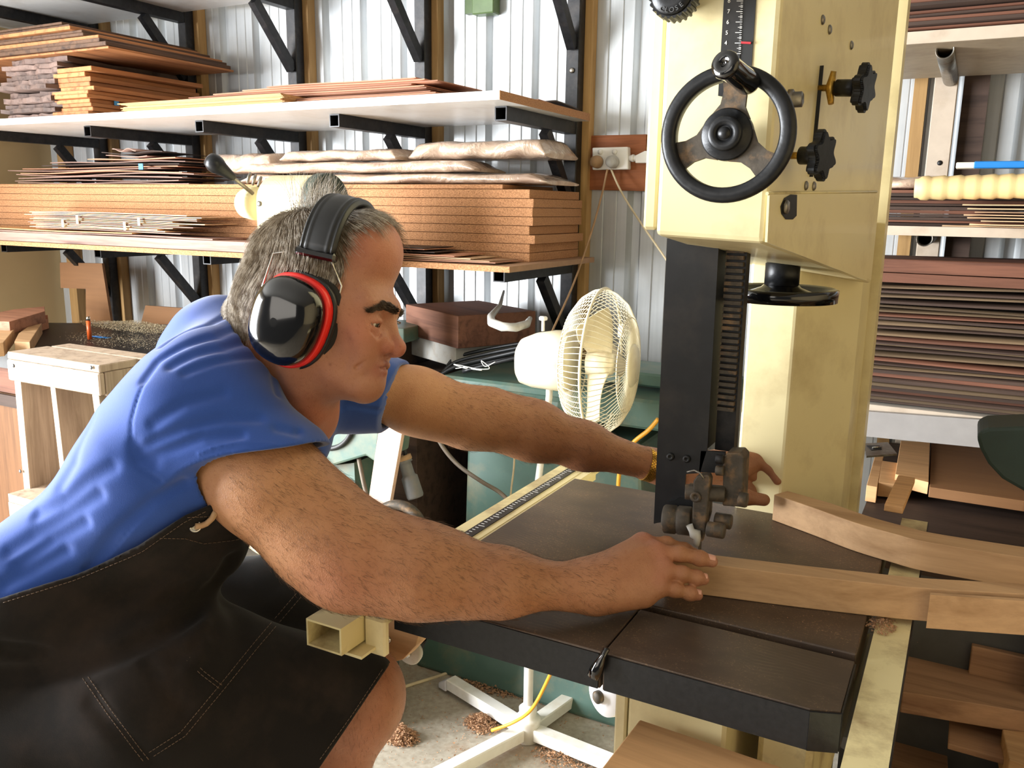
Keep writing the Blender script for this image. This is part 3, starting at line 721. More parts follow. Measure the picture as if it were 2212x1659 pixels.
hp=[(1708,420),(1721,421),(1720,466),(1712,474),(1697,474),(1688,462),(1686,446),(1694,428)]
A=[SP(x,y,.0045) for x,y in hp]; nn=np.array(NS)*.0006; m=MB(); m.hexa(A,[q+nn for q in A]); m.build('access_hole','rubber_black',saw,keep=True)
m=MB(); m.lathe([(.0085,0),(.0085,.004),(0,.004)],6,axisM(SP(1695,447,.0052),NS)); m.build('hex_nut','steel_dull',saw,keep=True)
m=MB(); polyY(m,[(1591,820),(1599,820),(1597,890),(1589,890)],YS-.001,.001); m.build('warning_label','yellow_cord',saw,keep=True)
# curved timbers being sawn
def curved(name,label,front,Zt,th,wid,mat,ext=None):
    """front: pixels of the upper near edge on the plane Zt; wid: list of widths"""
    P=[Vector(at(x,y,Z=Zt)) for x,y in front]; n=len(P); m=MB(); bm=m.bm; rings=[]
    # resample
    Q=[];Wd=[]
    for i in range(n-1):
        for k in range(8):
            t=k/8; p0=P[max(i-1,0)];p1=P[i];p2=P[i+1];p3=P[min(i+2,n-1)]
            Q.append(.5*((2*p1)+(p2-p0)*t+(2*p0-5*p1+4*p2-p3)*t*t+(3*p1-p0-3*p2+p3)*t**3)); Wd.append(wid[i]*(1-t)+wid[i+1]*t)
    Q.append(P[-1]); Wd.append(wid[-1])
    for i,q in enumerate(Q):
        t=(Q[min(i+1,len(Q)-1)]-Q[max(i-1,0)]).normalized(); s=Vector((-t.y,t.x,0)); w=Wd[i]
        rings.append([bm.verts.new(v) for v in(q,q+s*w,q+s*w-Vector((0,0,th)),q-Vector((0,0,th)))])
    for a,b in zip(rings,rings[1:]):
        for k in range(4): bm.faces.new((a[k],b[k],b[(k+1)%4],a[(k+1)%4]))
    bm.faces.new(rings[0]); bm.faces.new(rings[-1][::-1])
    bmesh.ops.recalc_face_normals(bm,faces=bm.faces)
    return m.build(name,mat,origin=Q[len(Q)//2],label=label,cat='timber',bevel=.0012)
b1=curved('curved_timber','pale curved timber held under the near hand on the saw table',[(1440,1208),(1550,1221),(1706,1240),(1860,1257),(2006,1271),(2212,1283),(2420,1296)],1.0175,.047,[.030,.036,.036,.036,.034,.034,.03],'cherry')
b2=curved('curved_timber','thicker curved timber held by the far hand behind the blade guard',[(1672,1068),(1760,1098),(1844,1128),(1928,1152),(2010,1172),(2212,1204),(2420,1232)],1.0175,.047,[.036,.046,.046,.046,.046,.046,.044],'cherry')
# sanded block glued on b1 end
m=MB(); A=[(2010,1278),(2220,1292),(2440,1306)]
P=[Vector(at(x,y,Z=1.0175)) for x,y in A]
bm=m.bm
for q0,q1 in zip(P,P[1:]):
    m.hexa([q0+Vector((0,-.008,-.001)),q1+Vector((0,-.008,-.001)),q1+Vector((0,-.008,-.048)),q0+Vector((0,-.008,-.048))],[q0+Vector((0,-.0005,-.001)),q1+Vector((0,-.0005,-.001)),q1+Vector((0,-.0005,-.048)),q0+Vector((0,-.0005,-.048))])
m.build('glue_block','cherry',b1).location=-Vector(b1.location)
# board stack in the near foreground
z=.82
for i,(pl,hh) in enumerate((([(1296,1670),(1372,1548),(1905,1670),(1905,1900),(1296,1900)],.022),)):
    pass
c0=at(1382,1553,Z=.845); 
def fboard(label,dx,dy,z,L,Wd,th,rz):
    m=MB(); m.bx(0,L,-Wd,0,-th,0,bev=.002); o=m.build('planed_board','cherry_flat',label=label,cat='timber',group='planed boards stacked in the foreground'); o.location=(c0[0]+dx,c0[1]+dy,z); o.rotation_euler=(0,0,rz); return o
z=.845; LB=['pale planed board on top of the foreground stack','pale planed board second from the top of the foreground stack, sticking out left','pale planed board third from the top of the foreground stack','pale planed board at the bottom of the foreground stack']
for k,(dx,dy,rz,Wd) in enumerate(((0,0,-.05,.19),(-.008,-.028,-.05,.19),(-.02,-.012,-.04,.2),(-.012,-.03,-.05,.2))):
    fboard(LB[k],dx,dy,z,.62,Wd,.0215,rz); z-=.0222
t=thing('trestle','low trestle under the foreground boards, mostly out of frame','trestle',(c0[0]+.17,c0[1]-.12,0))
m=MB(); m.bx(-.18,.17,-.05,.05,z-.03,z-.001); m.build('top_rail','offcut',t)
for sx in(-.16,.15):
    for sy in(-.12,.12):
        m=MB(); m.bar((sx,sy,0),(sx,sy*.25,z-.03),.04,.04,up=(0,1,0)); m.build('leg','offcut',t)
# ================= power socket and cables =================
YWp=2.848
t=thing('socket_board','varnished timber board carrying the double power socket','board',(-1.10,YWp,1.55))
m=MB(); polyY(m,[(1274,293),(1396,290),(1394,413),(1272,410)],YWp-.02,.018); m.build('backing_board','socket_board',t,keep=True,bevel=.001)
t=thing('power_socket','white double power socket on the varnished board','power socket',(-1.13,YWp-.02,1.64))
m=MB(); polyY(m,[(1279,319),(1356,317),(1357,366),(1279,367)],YWp-.05,.029); m.build('face_plate','plastic_white',t,keep=True,bevel=.004)
for x in(1297,1328):
    m=MB(); m.lathe([(.009,0),(.009,.004),(0,.005)],16,axisM(at(x,328,Y=YWp-.05),(0,-1,0))); m.build('switch','plastic_white',t,keep=True)
m=MB(); a=at(1358,342,Y=YWp-.035); m.tube([a,a+np.array([.05,0,0])],.010,14); m.tube([a+np.array([.012,0,0]),a+np.array([.02,0,0])],.0125,14); m.build('conduit_gland','plastic_white',t,keep=True)
m=MB(); polyY(m,[(1372,336),(1392,326),(1398,326),(1398,352),(1372,352)],YWp-.045,.022); m.build('junction_cover','plastic_white',t,keep=True,bevel=.002)
def plug(label,x,y,mat,prs):
    t=thing('power_plug',label,'plug',at(x,y,Y=YWp-.053)); 
    m=MB(); m.lathe([(.0215,.001),(.0215,.010),(.019,.026),(.012,.034),(0,.035)],24,axisM((0,0,0),(0,-1,0))); m.build('body',mat,t)
    return t
plug('dusty tan plug in the left socket, facing forward',1291,350,'leather','') ; plug('grey plug in the right socket',1325,350,'grey_plastic','')
def cable(name,label,pts,r,mat,cat='cable',sm=6):
    P=[Vector(p) for p in pts]; Q=[]
    for i in range(len(P)-1):
        p0=P[max(i-1,0)];p1=P[i];p2=P[i+1];p3=P[min(i+2,len(P)-1)]
        for k in range(sm):
            u=k/sm; Q.append(.5*((2*p1)+(p2-p0)*u+(2*p0-5*p1+4*p2-p3)*u*u+(3*p1-p0-3*p2+p3)*u**3))
    Q.append(P[-1]); m=MB(); m.tube(Q,r,8); return m.build(name,mat,origin=P[0],label=label,cat=cat)
cable('power_cable','tan cable hanging from the left plug down to the fan',[at(1312,366,Y=2.78),at(1300,420,Y=2.76),at(1278,500,Y=2.7),at(1240,610,Y=2.6),at(1200,700,Y=2.45),at(1170,765,Y=2.34),at(1160,800,Y=2.30)],.0036,'leather')
cable('power_cable','beige cable running from the right plug down behind the blade guard',[at(1320,366,Y=2.78),at(1345,420,Y=2.74),at(1390,490,Y=2.7),at(1440,562,Y=2.66),at(1490,640,Y=2.6),at(1500,800,Y=2.6)],.0034,'beige_cord')
# ================= fan =================
fd=cr*cos(radians(22))-np.array([cf[0],cf[1],0])/np.hypot(cf[0],cf[1])*sin(radians(22)); fd=fd/np.linalg.norm(fd)
FC=dp(1302,785,2.27); fx=Vector(fd)
fan=thing('pedestal_fan','cream pedestal fan with wire guard beside the saw table','fan',(-1.0,2.0,0))
up=Vector((.03,0,1)); M=axisM(FC,fx,up)      # local z = axis forward, local x = up
RG=.198
def ringpts(r,z,n=72): return [M@Vector((r*cos(2*pi*k/n),r*sin(2*pi*k/n),z)) for k in range(n)]
def cage(name,prof,nw,wr):
    m=MB()
    for k in range(nw):
        a=2*pi*k/nw; m.tube([M@Vector((r*cos(a),r*sin(a),z)) for r,z in prof],wr,5,cap=False)
    return m
pf=[(.052,.080),(.09,.079),(.13,.070),(.165,.050),(.188,.022),(RG,-.002)]
m=cage('f',pf,78,.0011); m.tube(ringpts(.125,.071),.0016,5,closed=True); m.build('front_grille','fan_cream',fan,keep=True)
pb=[(.055,-.095),(.10,-.092),(.145,-.078),(.178,-.052),(.194,-.026),(RG,-.004)]
m=cage('b',pb,78,.0011); m.tube(ringpts(.13,-.083),.0016,5,closed=True); m.build('rear_grille','fan_cream',fan,keep=True)
m=MB(); m.tube(ringpts(RG+.001,-.002),.0038,8,closed=True); m.build('rim_ring','fan_cream',fan,keep=True)
m=MB(); m.lathe([(0,.077),(.056,.077),(.058,.082),(.050,.089),(0,.091)],40,M); m.build('front_cap','fan_cream',fan,keep=True)
for k in range(3):
    m=MB(); bm=m.bm; n1,n2=12,8; g=[]
    for i in range(n1+1):
        r=.03+.135*i/n1; row=[]
        for j in range(n2+1):
            w=(.35+.75*sin(pi*(.12+.78*i/n1)))*.85; a=2*pi*k/3+.35+(j/n2-.5)*w*(1.0 if i>0 else .5)+.25*i/n1
            row.append(bm.verts.new(M@Vector((r*cos(a),r*sin(a),-.005+(j/n2-.5)*-.062))))
        g.append(row)
    for i in range(n1):
        for j in range(n2): f=bm.faces.new((g[i][j],g[i+1][j],g[i+1][j+1],g[i][j+1])); f.smooth=True
    o=m.build('blade','fan_blade',fan,keep=True); s=o.modifiers.new('s','SOLIDIFY'); s.thickness=.0022
m=MB(); m.lathe([(0,.03),(.028,.028),(.034,.01),(.034,-.04),(0,-.04)],28,M); m.build('blade_hub','fan_cream',fan,keep=True)
# motor housing behind the guard
m=MB(); bm=m.bm; rings=[]
for i,(z,w,h_,o_) in enumerate(((-.088,.070,.074,.0),(-.10,.078,.082,.0),(-.14,.076,.080,.0),(-.19,.070,.074,-.003),(-.225,.058,.062,-.006),(-.238,.040,.044,-.008))):
    ring=[]
    for k in range(36):
        a=2*pi*k/36; c,s_=cos(a),sin(a); q=.72
        ring.append(bm.verts.new(M@Vector((h_*np.sign(c)*abs(c)**q+o_,w*np.sign(s_)*abs(s_)**q,z))))
    rings.append(ring)
for a,b in zip(rings,rings[1:]):
    for k in range(36): f=bm.faces.new((a[k],a[(k+1)%36],b[(k+1)%36],b[k])); f.smooth=True
bm.faces.new(rings[0]); bm.faces.new(rings[-1][::-1]); m.build('motor_housing','fan_cream',fan,keep=True)
m=MB(); kb=M@Vector((.078,0,-.17)); m.lathe([(.0045,0),(.0045,.028),(.011,.030),(.012,.036),(.009,.040),(0,.040)],18,axisM(kb,(0,0,1))); m.build('swing_knob','plastic_white',fan,keep=True)
m=MB(); c=M@Vector((0.02,.0,-.002)); 
for a_ in(1.2,):
    m.box(M@Vector((RG*cos(a_)*1.0,RG*sin(a_)*-1.0,0)),(.012,.012,.034)); 
m.box(M@Vector((.06,-RG+.006,.0)),(.018,.018,.03)); m.build('guard_clip','plastic_white',fan,keep=True)
PB=Vector(at(1140,1562,Z=.05)); 
neck=M@Vector((-.075,0,-.15))
m=MB(); m.tube([PB,(PB+Vector((0,0,.62)))],.0135,20); m.build('lower_pole','paint_white',fan,keep=True)
m=MB(); pt=Vector((neck.x,neck.y,neck.z-.03)); m.tube([PB+Vector((0,0,.58)),pt,neck],.0095,16); m.build('upper_pole','paint_white',fan,keep=True)
m=MB(); m.lathe([(.036,-.035),(.036,.02),(.038,.028),(.034,.034),(.024,.038),(.026,.062),(.014,.074),(0,.074)],32,axisM(PB-Vector((0,0,.012)),(0,0,1))); m.build('base_hub','paint_white',fan,keep=True)
ends=[at(930,1448,Z=.035),at(955,1672,Z=.035),at(1400,1680,Z=.035),at(1330,1440,Z=.035)]
for e in ends:
    e=Vector(e); d=(e-Vector((PB.x,PB.y,.035))).normalized(); e=Vector((PB.x,PB.y,.035))+d*.335
    m=MB(); m.bar(Vector((PB.x,PB.y,.03))+d*.03,e,.040,.036,bev=.003); lg=m.build('base_leg','paint_white',fan,keep=True)
    m=MB(); x=Vector((-d.y,d.x,0)); A=[e+x*.021+Vector((0,0,-.025)),e-x*.021+Vector((0,0,-.025)),e-x*.021+Vector((0,0,.015)),e+x*.021+Vector((0,0,.015))]; f2=e+d*.035
    B=[f2+x*.021+Vector((0,0,-.025)),f2-x*.021+Vector((0,0,-.025)),f2-x*.021+Vector((0,0,-.008)),f2+x*.021+Vector((0,0,-.008))]
    m.hexa(A,B); m.build('end_cap','cap_white',fan,keep=True,bevel=.003)
cable('power_cable','yellow extension cord hanging in front of the fan pole',[at(1195,1438,Z=.35),at(1185,1465,Z=.27),at(1150,1530,Z=.16),at(1110,1560,Z=.09),at(1062,1578,Z=.05)],.005,'yellow_cord')
cable('power_cable','yellow cord beside the green machine, right of the fan',[at(1422,905,Y=2.1),at(1400,930,Y=2.1),at(1365,960,Y=2.1),at(1340,1010,Y=2.1),at(1334,1100,Y=2.1),at(1330,1300,Y=2.1)],.006,'yellow_cord')
cable('power_cable','dull beige cable lying on the floor left of the fan foot',[at(1038,1398,Z=.1),at(1015,1425,Z=.05),at(970,1452,Z=.006),at(900,1475,Z=.006),at(820,1500,Z=.006)],.0055,'beige_cord')
# ================= green machine behind the arms =================
g=thing('planer_machine','green cast iron planer standing behind the saw table','machine',(-1.1,2.45,0))
m=MB(); m.bx(-1.42,-.60,2.20,2.72,.90,.985,bev=.008); m.build('bed','green_machine',g,keep=True)
m=MB(); m.bx(-1.44,-.98,2.18,2.62,.84,.965,bev=.03,seg=3); m.build('cover','green_machine',g,keep=True)
m=MB(); A=[(-1.36,2.26,.84),(-.78,2.26,.84),(-.78,2.60,.84),(-1.36,2.60,.84)]; B=[(-1.36,2.24,.42),(-.74,2.24,.42),(-.74,2.62,.42),(-1.36,2.62,.42)]
m.hexa(B,A); m.build('cabinet','green_machine',g,keep=True,bevel=.012)
m=MB(); A=[(-1.36,2.24,.42),(-.74,2.24,.42),(-.74,2.62,.42),(-1.36,2.62,.42)]; B=[(-1.49,2.14,.0),(-.62,2.14,.0),(-.62,2.72,.0),(-1.50,2.72,.0)]; m.hexa(B,A); m.build('plinth','green_machine',g,keep=True,bevel=.012)
m=MB(); m.bx(-.98,-.60,2.30,2.5,1.0,1.04,bev=.006); m.build('fence','green_machine',g,keep=True)
t=thing('handwheel','dusty cast hand wheel with a slot, behind the forearm','wheel',at(858,1150,Y=1.62))
m=MB(); Mh=axisM((0,0,0),(.15,-1,.12),(1,0,0)); R=.080
m.lathe([(R*.72,-.012),(R*.74,.008),(R*.9,.012),(R,.004),(R,-.010),(R*.72,-.012)],48,Mh); m.build('rim','dusty_steel',t)
m=MB(); m.lathe([(R*.35,-.01),(R*.3,.015),(0,.017)],30,Mh); m.build('hub','dusty_steel',t)
for k in range(3):
    a=2*pi*k/3+.5; m=MB(); m.bar(Mh@Vector((R*.25*cos(a),R*.25*sin(a),0)),Mh@Vector((R*.78*cos(a),R*.78*sin(a),0)),.028,.01,up=Mh.to_3x3()@Vector((0,0,1))); m.build('spoke','dusty_steel',t)
# timber block with clamp
def stackobj(name,label,cat,c,sz,mat,rz=0,bev=.003,**k):
    m=MB(); m.box((0,0,0),sz,None,bev,2); o=m.build(name,mat,label=label,cat=cat,**k); o.location=Vector(c); o.rotation_euler=(0,0,rz); return o
stackobj('timber_block','heavy red brown hardwood block with chalk marks, under the clamp','timber',(-1.50,2.50,1.110),(.37,.30,.105),'hardwood_block',rz=-.50)
m=MB()
stackobj('crate','pale dusty plastic box under the hardwood block','box',(-1.52,2.50,1.022),(.30,.26,.068),'grey_plastic',rz=-.45)
cp=[(1088,657,.0),(1080,672,0),(1060,684,0),(1062,697,0),(1085,706,0),(1115,707,0),(1138,700,0),(1145,688,0)]
P=[Vector(at(x,y,Z=1.175)) for x,y,_ in cp]; P[0].z+=.045; P[1].z+=.018
m=MB(); m.tube(P,[.004,.007,.011,.0125,.013,.0125,.011,.007],12); m.build('clamp_hook','grey_plastic' ,origin=P[2],label='curved grey metal hook lying on the hardwood block',cat='hook')
stackobj('tool_case','small green wooden box under the pliers, beside the nose','box',(-1.78,2.40,1.075),(.26,.20,.05),'green_machine',rz=.1)
stackobj('wooden_box','dark wooden box under the small green box','box',(-1.84,2.45,1.0),(.28,.30,.098),'veneer_dark',rz=.0)
stackobj('cupboard','dark brown cupboard standing behind the sleeve and the plug','cupboard',(-1.83,2.45,.475),(.56,.40,.95),'veneer_dark',rz=0)
t=thing('pliers','steel pliers lying on the small green box','pliers',(-1.72,2.36,1.101))
m=MB(); m.tube([(-.05,-.01,.008),(-.02,-.008,.008),(0,0,.01),(.03,.003,.009)],[.004,.005,.009,.004],8); m.build('jaw','chrome',t)
m=MB(); m.tube([(-.05,.015,.008),(-.02,.008,.008),(0,0,.01),(.03,-.003,.009)],[.004,.005,.009,.004],8); m.build('handle','chrome',t)
# coil of belts
for k,(lab,dy,r) in enumerate((('flat black rubber belt on the planer, frontmost of the coil',0,.007),('flat black rubber belt on the planer, middle of the coil',.05,.0065),('flat black rubber belt on the planer, rearmost of the coil',.10,.006))):
    pts=[at(948+8*k,812-8*k,Y=2.22+dy),at(985,792-10*k,Y=2.24+dy),at(1050,775-10*k,Y=2.27+dy),at(1130,757-8*k,Y=2.28+dy),at(1200,743-5*k,Y=2.30+dy),at(1228,748,Y=2.33+dy),at(1212,760,Y=2.30+dy),at(1120,772-3*k,Y=2.25+dy),at(1000,802-8*k,Y=2.22+dy)]
    cable('rubber_belt',lab,pts,r,'vinyl_black',cat='belt')
pts=[at(945+random.uniform(0,60)+k*9,808-k*3+random.uniform(-14,8),Y=2.17) for k in range(10)]
cable('wire_tangle','thin white wire tangled at the end of the belts',pts,.0012,'plastic_white',cat='wire')
cable('power_cable','grey hose curving across the front of the green planer',[at(930,880,Y=2.12),at(945,945,Y=2.12),at(985,1000,Y=2.12),at(1040,1040,Y=2.1),at(1085,1068,Y=2.1),at(1130,1120,Y=2.1)],.0065,'grey_cord')
cable('power_cable','thin beige cable hanging down the front of the green planer',[at(1112,960,Y=2.15),at(1110,1010,Y=2.15),at(1104,1060,Y=2.15),at(1100,1120,Y=2.15)],.003,'beige_cord')
# plug hanging on a cable
t=thing('cable_connector','grey round cable connector hanging in front of the dark cupboard','plug',at(880,1030,Y=1.9))
d=Vector(at(898,1075,Y=1.9))-Vector(at(872,990,Y=1.9)); m=MB(); Mx=axisM(Vector(at(872,990,Y=1.9))-t.location,d,(1,0,0)); L=d.length
m.lathe([(.021,0),(.022,.012),(.017,.014),(.018,.05),(.0235,.055),(.0245,L*.95),(.022,L),(0,L)],28,Mx); m.build('body','mid_grey',t)
m=MB(); m.lathe([(.0225,-.008),(.0235,.004),(.02,.008),(0,.008)],24,Mx); m.build('collar','leather',t)
cable('power_cable','black cable the grey connector hangs from',[at(876,985,Y=1.9),at(873,960,Y=1.9),at(874,930,Y=1.9),at(872,880,Y=1.92),at(868,820,Y=1.95)],.0055,'rubber_black')
# pink scored board
m=MB(); polyY(m,[(822,900),(872,912),(838,1108),(808,1290),(765,1290),(792,1108)],1.70,.014); m.build('scored_board','pink_board',origin=at(830,1100,Y=1.70),label='pink board scored with small marks, leaning behind the elbow',cat='board')
# ================= cream and green lever machine behind the head =================
g=thing('thicknesser','cream and green thicknesser with a ball lever, behind the head','machine',(-1.75,1.95,0))
xa=at(552,480,Y=1.9)[0]; xb_=at(652,480,Y=1.9)[0]; yf_=at(757,450,X=xb_+.04)[1]; zt=at(620,376,Y=1.9)[2]; zb=at(620,700,Y=1.9)[2]
def dome(m,x0,x1,y0,y1,z0,z1,n=14):
    ym=(y0+y1)/2; r=(y1-y0)/2; P=[(y0,z0)]+[(ym-r*cos(pi*k/n),z1-r+r*sin(pi*k/n)) for k in range(n+1)]+[(y1,z0)]
    m.hexa([(x0,y,z) for y,z in P],[(x1,y,z) for y,z in P])
m=MB(); dome(m,xa,xb_,1.9,yf_-.01,zb,zt); m.build('housing','paint_cream' if 'paint_cream' in MATS else 'saw_cream',g,keep=True,bevel=.012)
m=MB(); dome(m,xb_+.001,xb_+.04,1.89,yf_,zb,zt+.006,24); m.build('end_cover','green_dark',g,keep=True,bevel=.006)
m=MB(); c=at(548,440,Y=1.98); m.lathe([(0,-.04),(.045,-.036),(.05,0),(.05,.03),(0,.03)],28,axisM(c,(1,-.25,0))); m.build('shaft_boss','saw_cream',g,keep=True)
m=MB(); m.lathe([(.008,0),(.008,.002),(.004,.004),(0,.004)],16,axisM(at(560,440,Y=1.899),(0,-1,0))); m.build('bolt','steel_dull',g,keep=True)
a=Vector(at(546,418,Y=1.93)); b=Vector(at(505,385,Y=1.86)); c2=Vector(at(462,352,Y=1.80))
m=MB(); m.tube([a,b,c2],.006,12); m.build('lever_rod','steel_dull',g,keep=True)
d=(c2-b).normalized(); L=(c2-b).length; m=MB(); m.lathe([(.010,0),(.012,.005),(.018,L*.5),(.026,L*.85),(.0265,L*1.02),(.020,L*1.25),(0,L*1.34)],28,axisM(b,d)); m.build('lever_knob','cast_black',g,keep=True)
m=MB(); a=Vector(at(575,398,Y=2.0)); b=Vector(at(540,385,Y=1.97)); d=b-a; 
for k in range(4): q=a+d*(k/3); m.lathe([(.016,0),(.018,.002),(.018,.006),(.012,.008),(0,.008)],18,axisM(q,d))
m.build('spring','steel_dull',g,keep=True)
m=MB(); xq=at(640,700,Y=1.9)[0]; xw=at(812,880,Y=1.9)[0]
m.bx(xa+.02,xb_+.03,1.93,yf_-.02,.0,zb); m.build('column','green_machine',g,keep=True)
t=thing('dust_extractor','pale green round bodied machine between the arms','machine',(-1.50,1.90,0))
m=MB(); polyY(m,[(655,1010),(670,870),(830,850),(812,1000),(790,985),(700,1012)],1.72,.15); m.build('body','green_machine',t,keep=True,bevel=.006)
m=MB(); c=at(700,890,Y=1.715); m.tube([c+np.array([.10*cos(a_),0,.10*sin(a_)]) for a_ in np.linspace(-1.9,.6,24)],.007,8); m.build('round_seam','rubber_black',t,keep=True)
m=MB(); polyY(m,[(672,1010),(765,1000),(770,1110),(690,1110)],1.76,.12); m.build('neck','green_machine',t,keep=True)
m=MB(); polyY(m,[(560,1110),(800,1110),(830,1700),(560,1700)],1.79,.10); m.build('stand','green_dark',t,keep=True)
m=MB()
for k in range(7): 
    m.tube([at(797+k*2,955+k*7,Y=1.85)+np.array([.05*cos(a_)*.4,.0,.05*sin(a_)]) for a_ in np.linspace(-1.5,1.5,10)],.005,6)
m.build('ribbed_hose','grey_cord',t,keep=True)
cable('power_cable','dark cable hanging past the pale green machine',[at(775,990,Y=1.74),at(785,1040,Y=1.74),at(798,1100,Y=1.74),at(800,1180,Y=1.74)],.006,'grey_cord')
m=MB(); polyY(m,[(600,1225),(735,1290),(780,1330),(780,1400),(600,1275)],1.5,.05); m.build('steel_angle','blue_grey',origin=at(650,1280,Y=1.5),label='blue grey steel bar low behind the elbow',cat='bar')
cable('power_cable','thick beige cable under the near upper arm',[at(528,1165,Y=1.5),at(560,1190,Y=1.5),at(600,1203,Y=1.5),at(680,1210,Y=1.5),at(760,1215,Y=1.55)],.008,'beige_cord')
# quarter round block with a castor under the rail
t=thing('timber_bracket','pinkish curved timber bracket under the front rail end','bracket',at(850,1400,Y=.98))
m=MB(); polyY(m,[(820,1335),(868,1340),(908,1360),(898,1395),(870,1425),(840,1433),(822,1405)],.98,.035); m.build('block','cherry',t,keep=True,bevel=.001)
m=MB(); m.lathe([(.006,0),(.006,.001),(.004,.004),(0,.004)],14,axisM(at(839,1381,Y=.98),(0,-1,0))); m.build('screw','chrome',t,keep=True)
t=thing('castor','small pale castor wheel behind the curved timber bracket','castor',at(885,1408,Y=1.03))
m=MB(); m.lathe([(.011,0),(.012,.004),(.020,.004),(.021,.012),(.018,.016),(0,.016)],28,axisM((0,0.01,0),(.1,-1,0))); m.build('wheel','grey_plastic',t)
m=MB(); m.lathe([(.005,.016),(.005,.02),(0,.02)],10,axisM((0,0.01,0),(.1,-1,0))); m.build('axle','chrome',t)
t=thing('castor','round white castor wheel beside the saw cabinet','castor',at(1308,1500,Y=1.35))
m=MB(); Mx=axisM((0,0,0),(-.5,-1,.05)); m.lathe([(.040,-.012),(.042,-.004),(.040,.006),(.018,.008),(.014,.014),(0,.014)],36,Mx); m.build('wheel','cap_white',t)
m=MB(); m.lathe([(.012,.012),(.012,.022),(.007,.026),(0,.026)],16,Mx); m.build('axle','dusty_steel',t)
t=thing('saw_mobile_base','cream mobile base bar behind the saw cabinet','base',(-.5,1.62,0)); MB().bx(-.56,-.40,1.62,1.68,.0,.14,bev=.004).build('bar','saw_cream_dusty',t,keep=True)
# ================= left: stool and bench =================
st=thing('step_stool','tall whitewashed timber step stool at the left','stool',(-2.3,1.62,0))
ya,yb=1.52,1.72; z1=1.03
x0,x1=at(17,785,Y=ya)[0],at(214,790,Y=ya)[0]
m=MB(); m.bx(x0,x1,ya,ya+.13,z1,z1+.022,bev=.003); m.build('top_board','stool_wood',st,keep=True)
m=MB(); m.bx(x0+.01,x1+.01,ya+.134,yb,z1,z1+.022,bev=.003); m.build('top_board','stool_wood',st,keep=True)
m=MB(); m.bx(x0,x1,ya-.004,ya+.016,z1-.065,z1-.001,bev=.004); m.build('front_apron','stool_wood',st,keep=True)
m=MB(); m.bx(x1-.018,x1,ya+.017,yb-.01,z1-.07,z1-.001,bev=.002); m.build('side_apron','stool_wood',st,keep=True)
def leg(pa,pb,w,d,nm='leg'):
    m=MB(); A=Vector(pa);B=Vector(pb); m.hexa([(B.x-w/2,B.y,B.z),(B.x+w/2,B.y,B.z),(B.x+w/2,B.y+d,B.z),(B.x-w/2,B.y+d,B.z)],[(A.x-w/2,A.y,A.z),(A.x+w/2,A.y,A.z),(A.x+w/2,A.y+d,A.z),(A.x-w/2,A.y+d,A.z)]); return m.build(nm,'stool_wood',st,keep=True,bevel=.002)
leg((x0+.035,ya+.002,z1-.066),(x0+.01,ya+.002,0),.032,.13)
leg((x0+.16,ya+.03,z1-.066),(x0+.17,ya+.03,.63),.024,.16,'divider')
leg((x1-.03,ya+.002,z1-.066),(x1+.03,ya+.002,0),.030,.13)
leg((x0+.03,ya+.15,z1-.066),(x0+.03,ya+.15,0),.02,.05); leg((x1-.03,ya+.15,z1-.066),(x1+.03,ya+.15,0),.02,.05)
m=MB(); m.bx(x0+.03,x1,ya-.06,ya+.134,.60,.625); m.build('step_board','stool_wood',st,keep=True)
m=MB(); m.bx(x0+.03,x1,ya-.062,ya-.045,.53,.599); m.build('step_riser','stool_wood',st,keep=True)
for (x,y) in((29,790),(197,794),(44,1018)):
    m=MB(); m.lathe([(.006,0),(.005,.002),(0,.003)],12,axisM(at(x,y,Y=ya-.0045),(0,-1,0))); m.build('screw','dark_grey',st,keep=True)
rt=thing('router_bench','dark topped router bench dusted with sawdust','workbench',(-3.1,2.2,0))
m=MB(); polyZ(m,[(30,768),(300,805),(420,700),(95,697)],.955,.03); m.build('table_top','router_top' if 'router_top' in MATS else 'vinyl_black',rt,keep=True)
m=MB(); a=at(10,760,Z=.955); m.bx(a[0]-.3,a[0]+.95,a[1]-.02,a[1]+.0,.90,.955); m.build('front_edge','dark_grey',rt,keep=True)  # darker grey stands in for shade along the bench front
m=MB(); m.bx(a[0]-.3,a[0]+.95,a[1]+.001,a[1]+.03,.80,.895); m.build('apron','veneer_rust',rt,keep=True)
m=MB(); m.bx(a[0]-.35,a[0]+.10,a[1]+.002,2.55,.0,.795); m.build('cabinet','ply_shaded',rt,keep=True)
m=MB(); m.bx(a[0]-.35,a[0]+.12,a[1]-.01,2.55,.75,.794); m.build('drawer_rail','veneer_dark',rt,keep=True)
m=MB(); m.bx(a[0]+.9,a[0]+.94,a[1]+.05,a[1]+.1,0,.8); m.build('leg','mdf_brown',rt,keep=True)
# router under the table
t=thing('router_tool','blue grey router hung under the bench behind the stool','power tool',at(190,850,Y=2.0))
m=MB(); m.lathe([(.075,.09),(.078,.0),(.07,-.045),(.04,-.07),(0,-.07)],28); m.build('motor','blue_grey',t)
m=MB(); m.lathe([(.0785,.035),(.0788,.06),(.0785,.085)],28); m.build('red_band','red_print',t)
m=MB(); m.bx(-.10,-.02,-.07,-.02,-.09,-.065,bev=.006); m.build('clamp','rubber_black',t)
# orange marker
t=thing('router_bit','orange marker pin standing in the router bench','marker',at(194,733,Z=.956))
MB().lathe([(.0085,0),(.0085,.075),(0,.075)],18).build('body','orange_plastic',t); MB().lathe([(.008,.0751),(.007,.092),(0,.093)],18).build('tip','chrome',t)
m=MB(); m.sheet(lambda u,v:(.10*u-.05,.03*v,.001),2,2,.0008); o=m.build('router_plate','blue_plastic',label='small blue plate beside the orange marker on router bench',cat='plate'); o.location=at(212,729,Z=.9565)
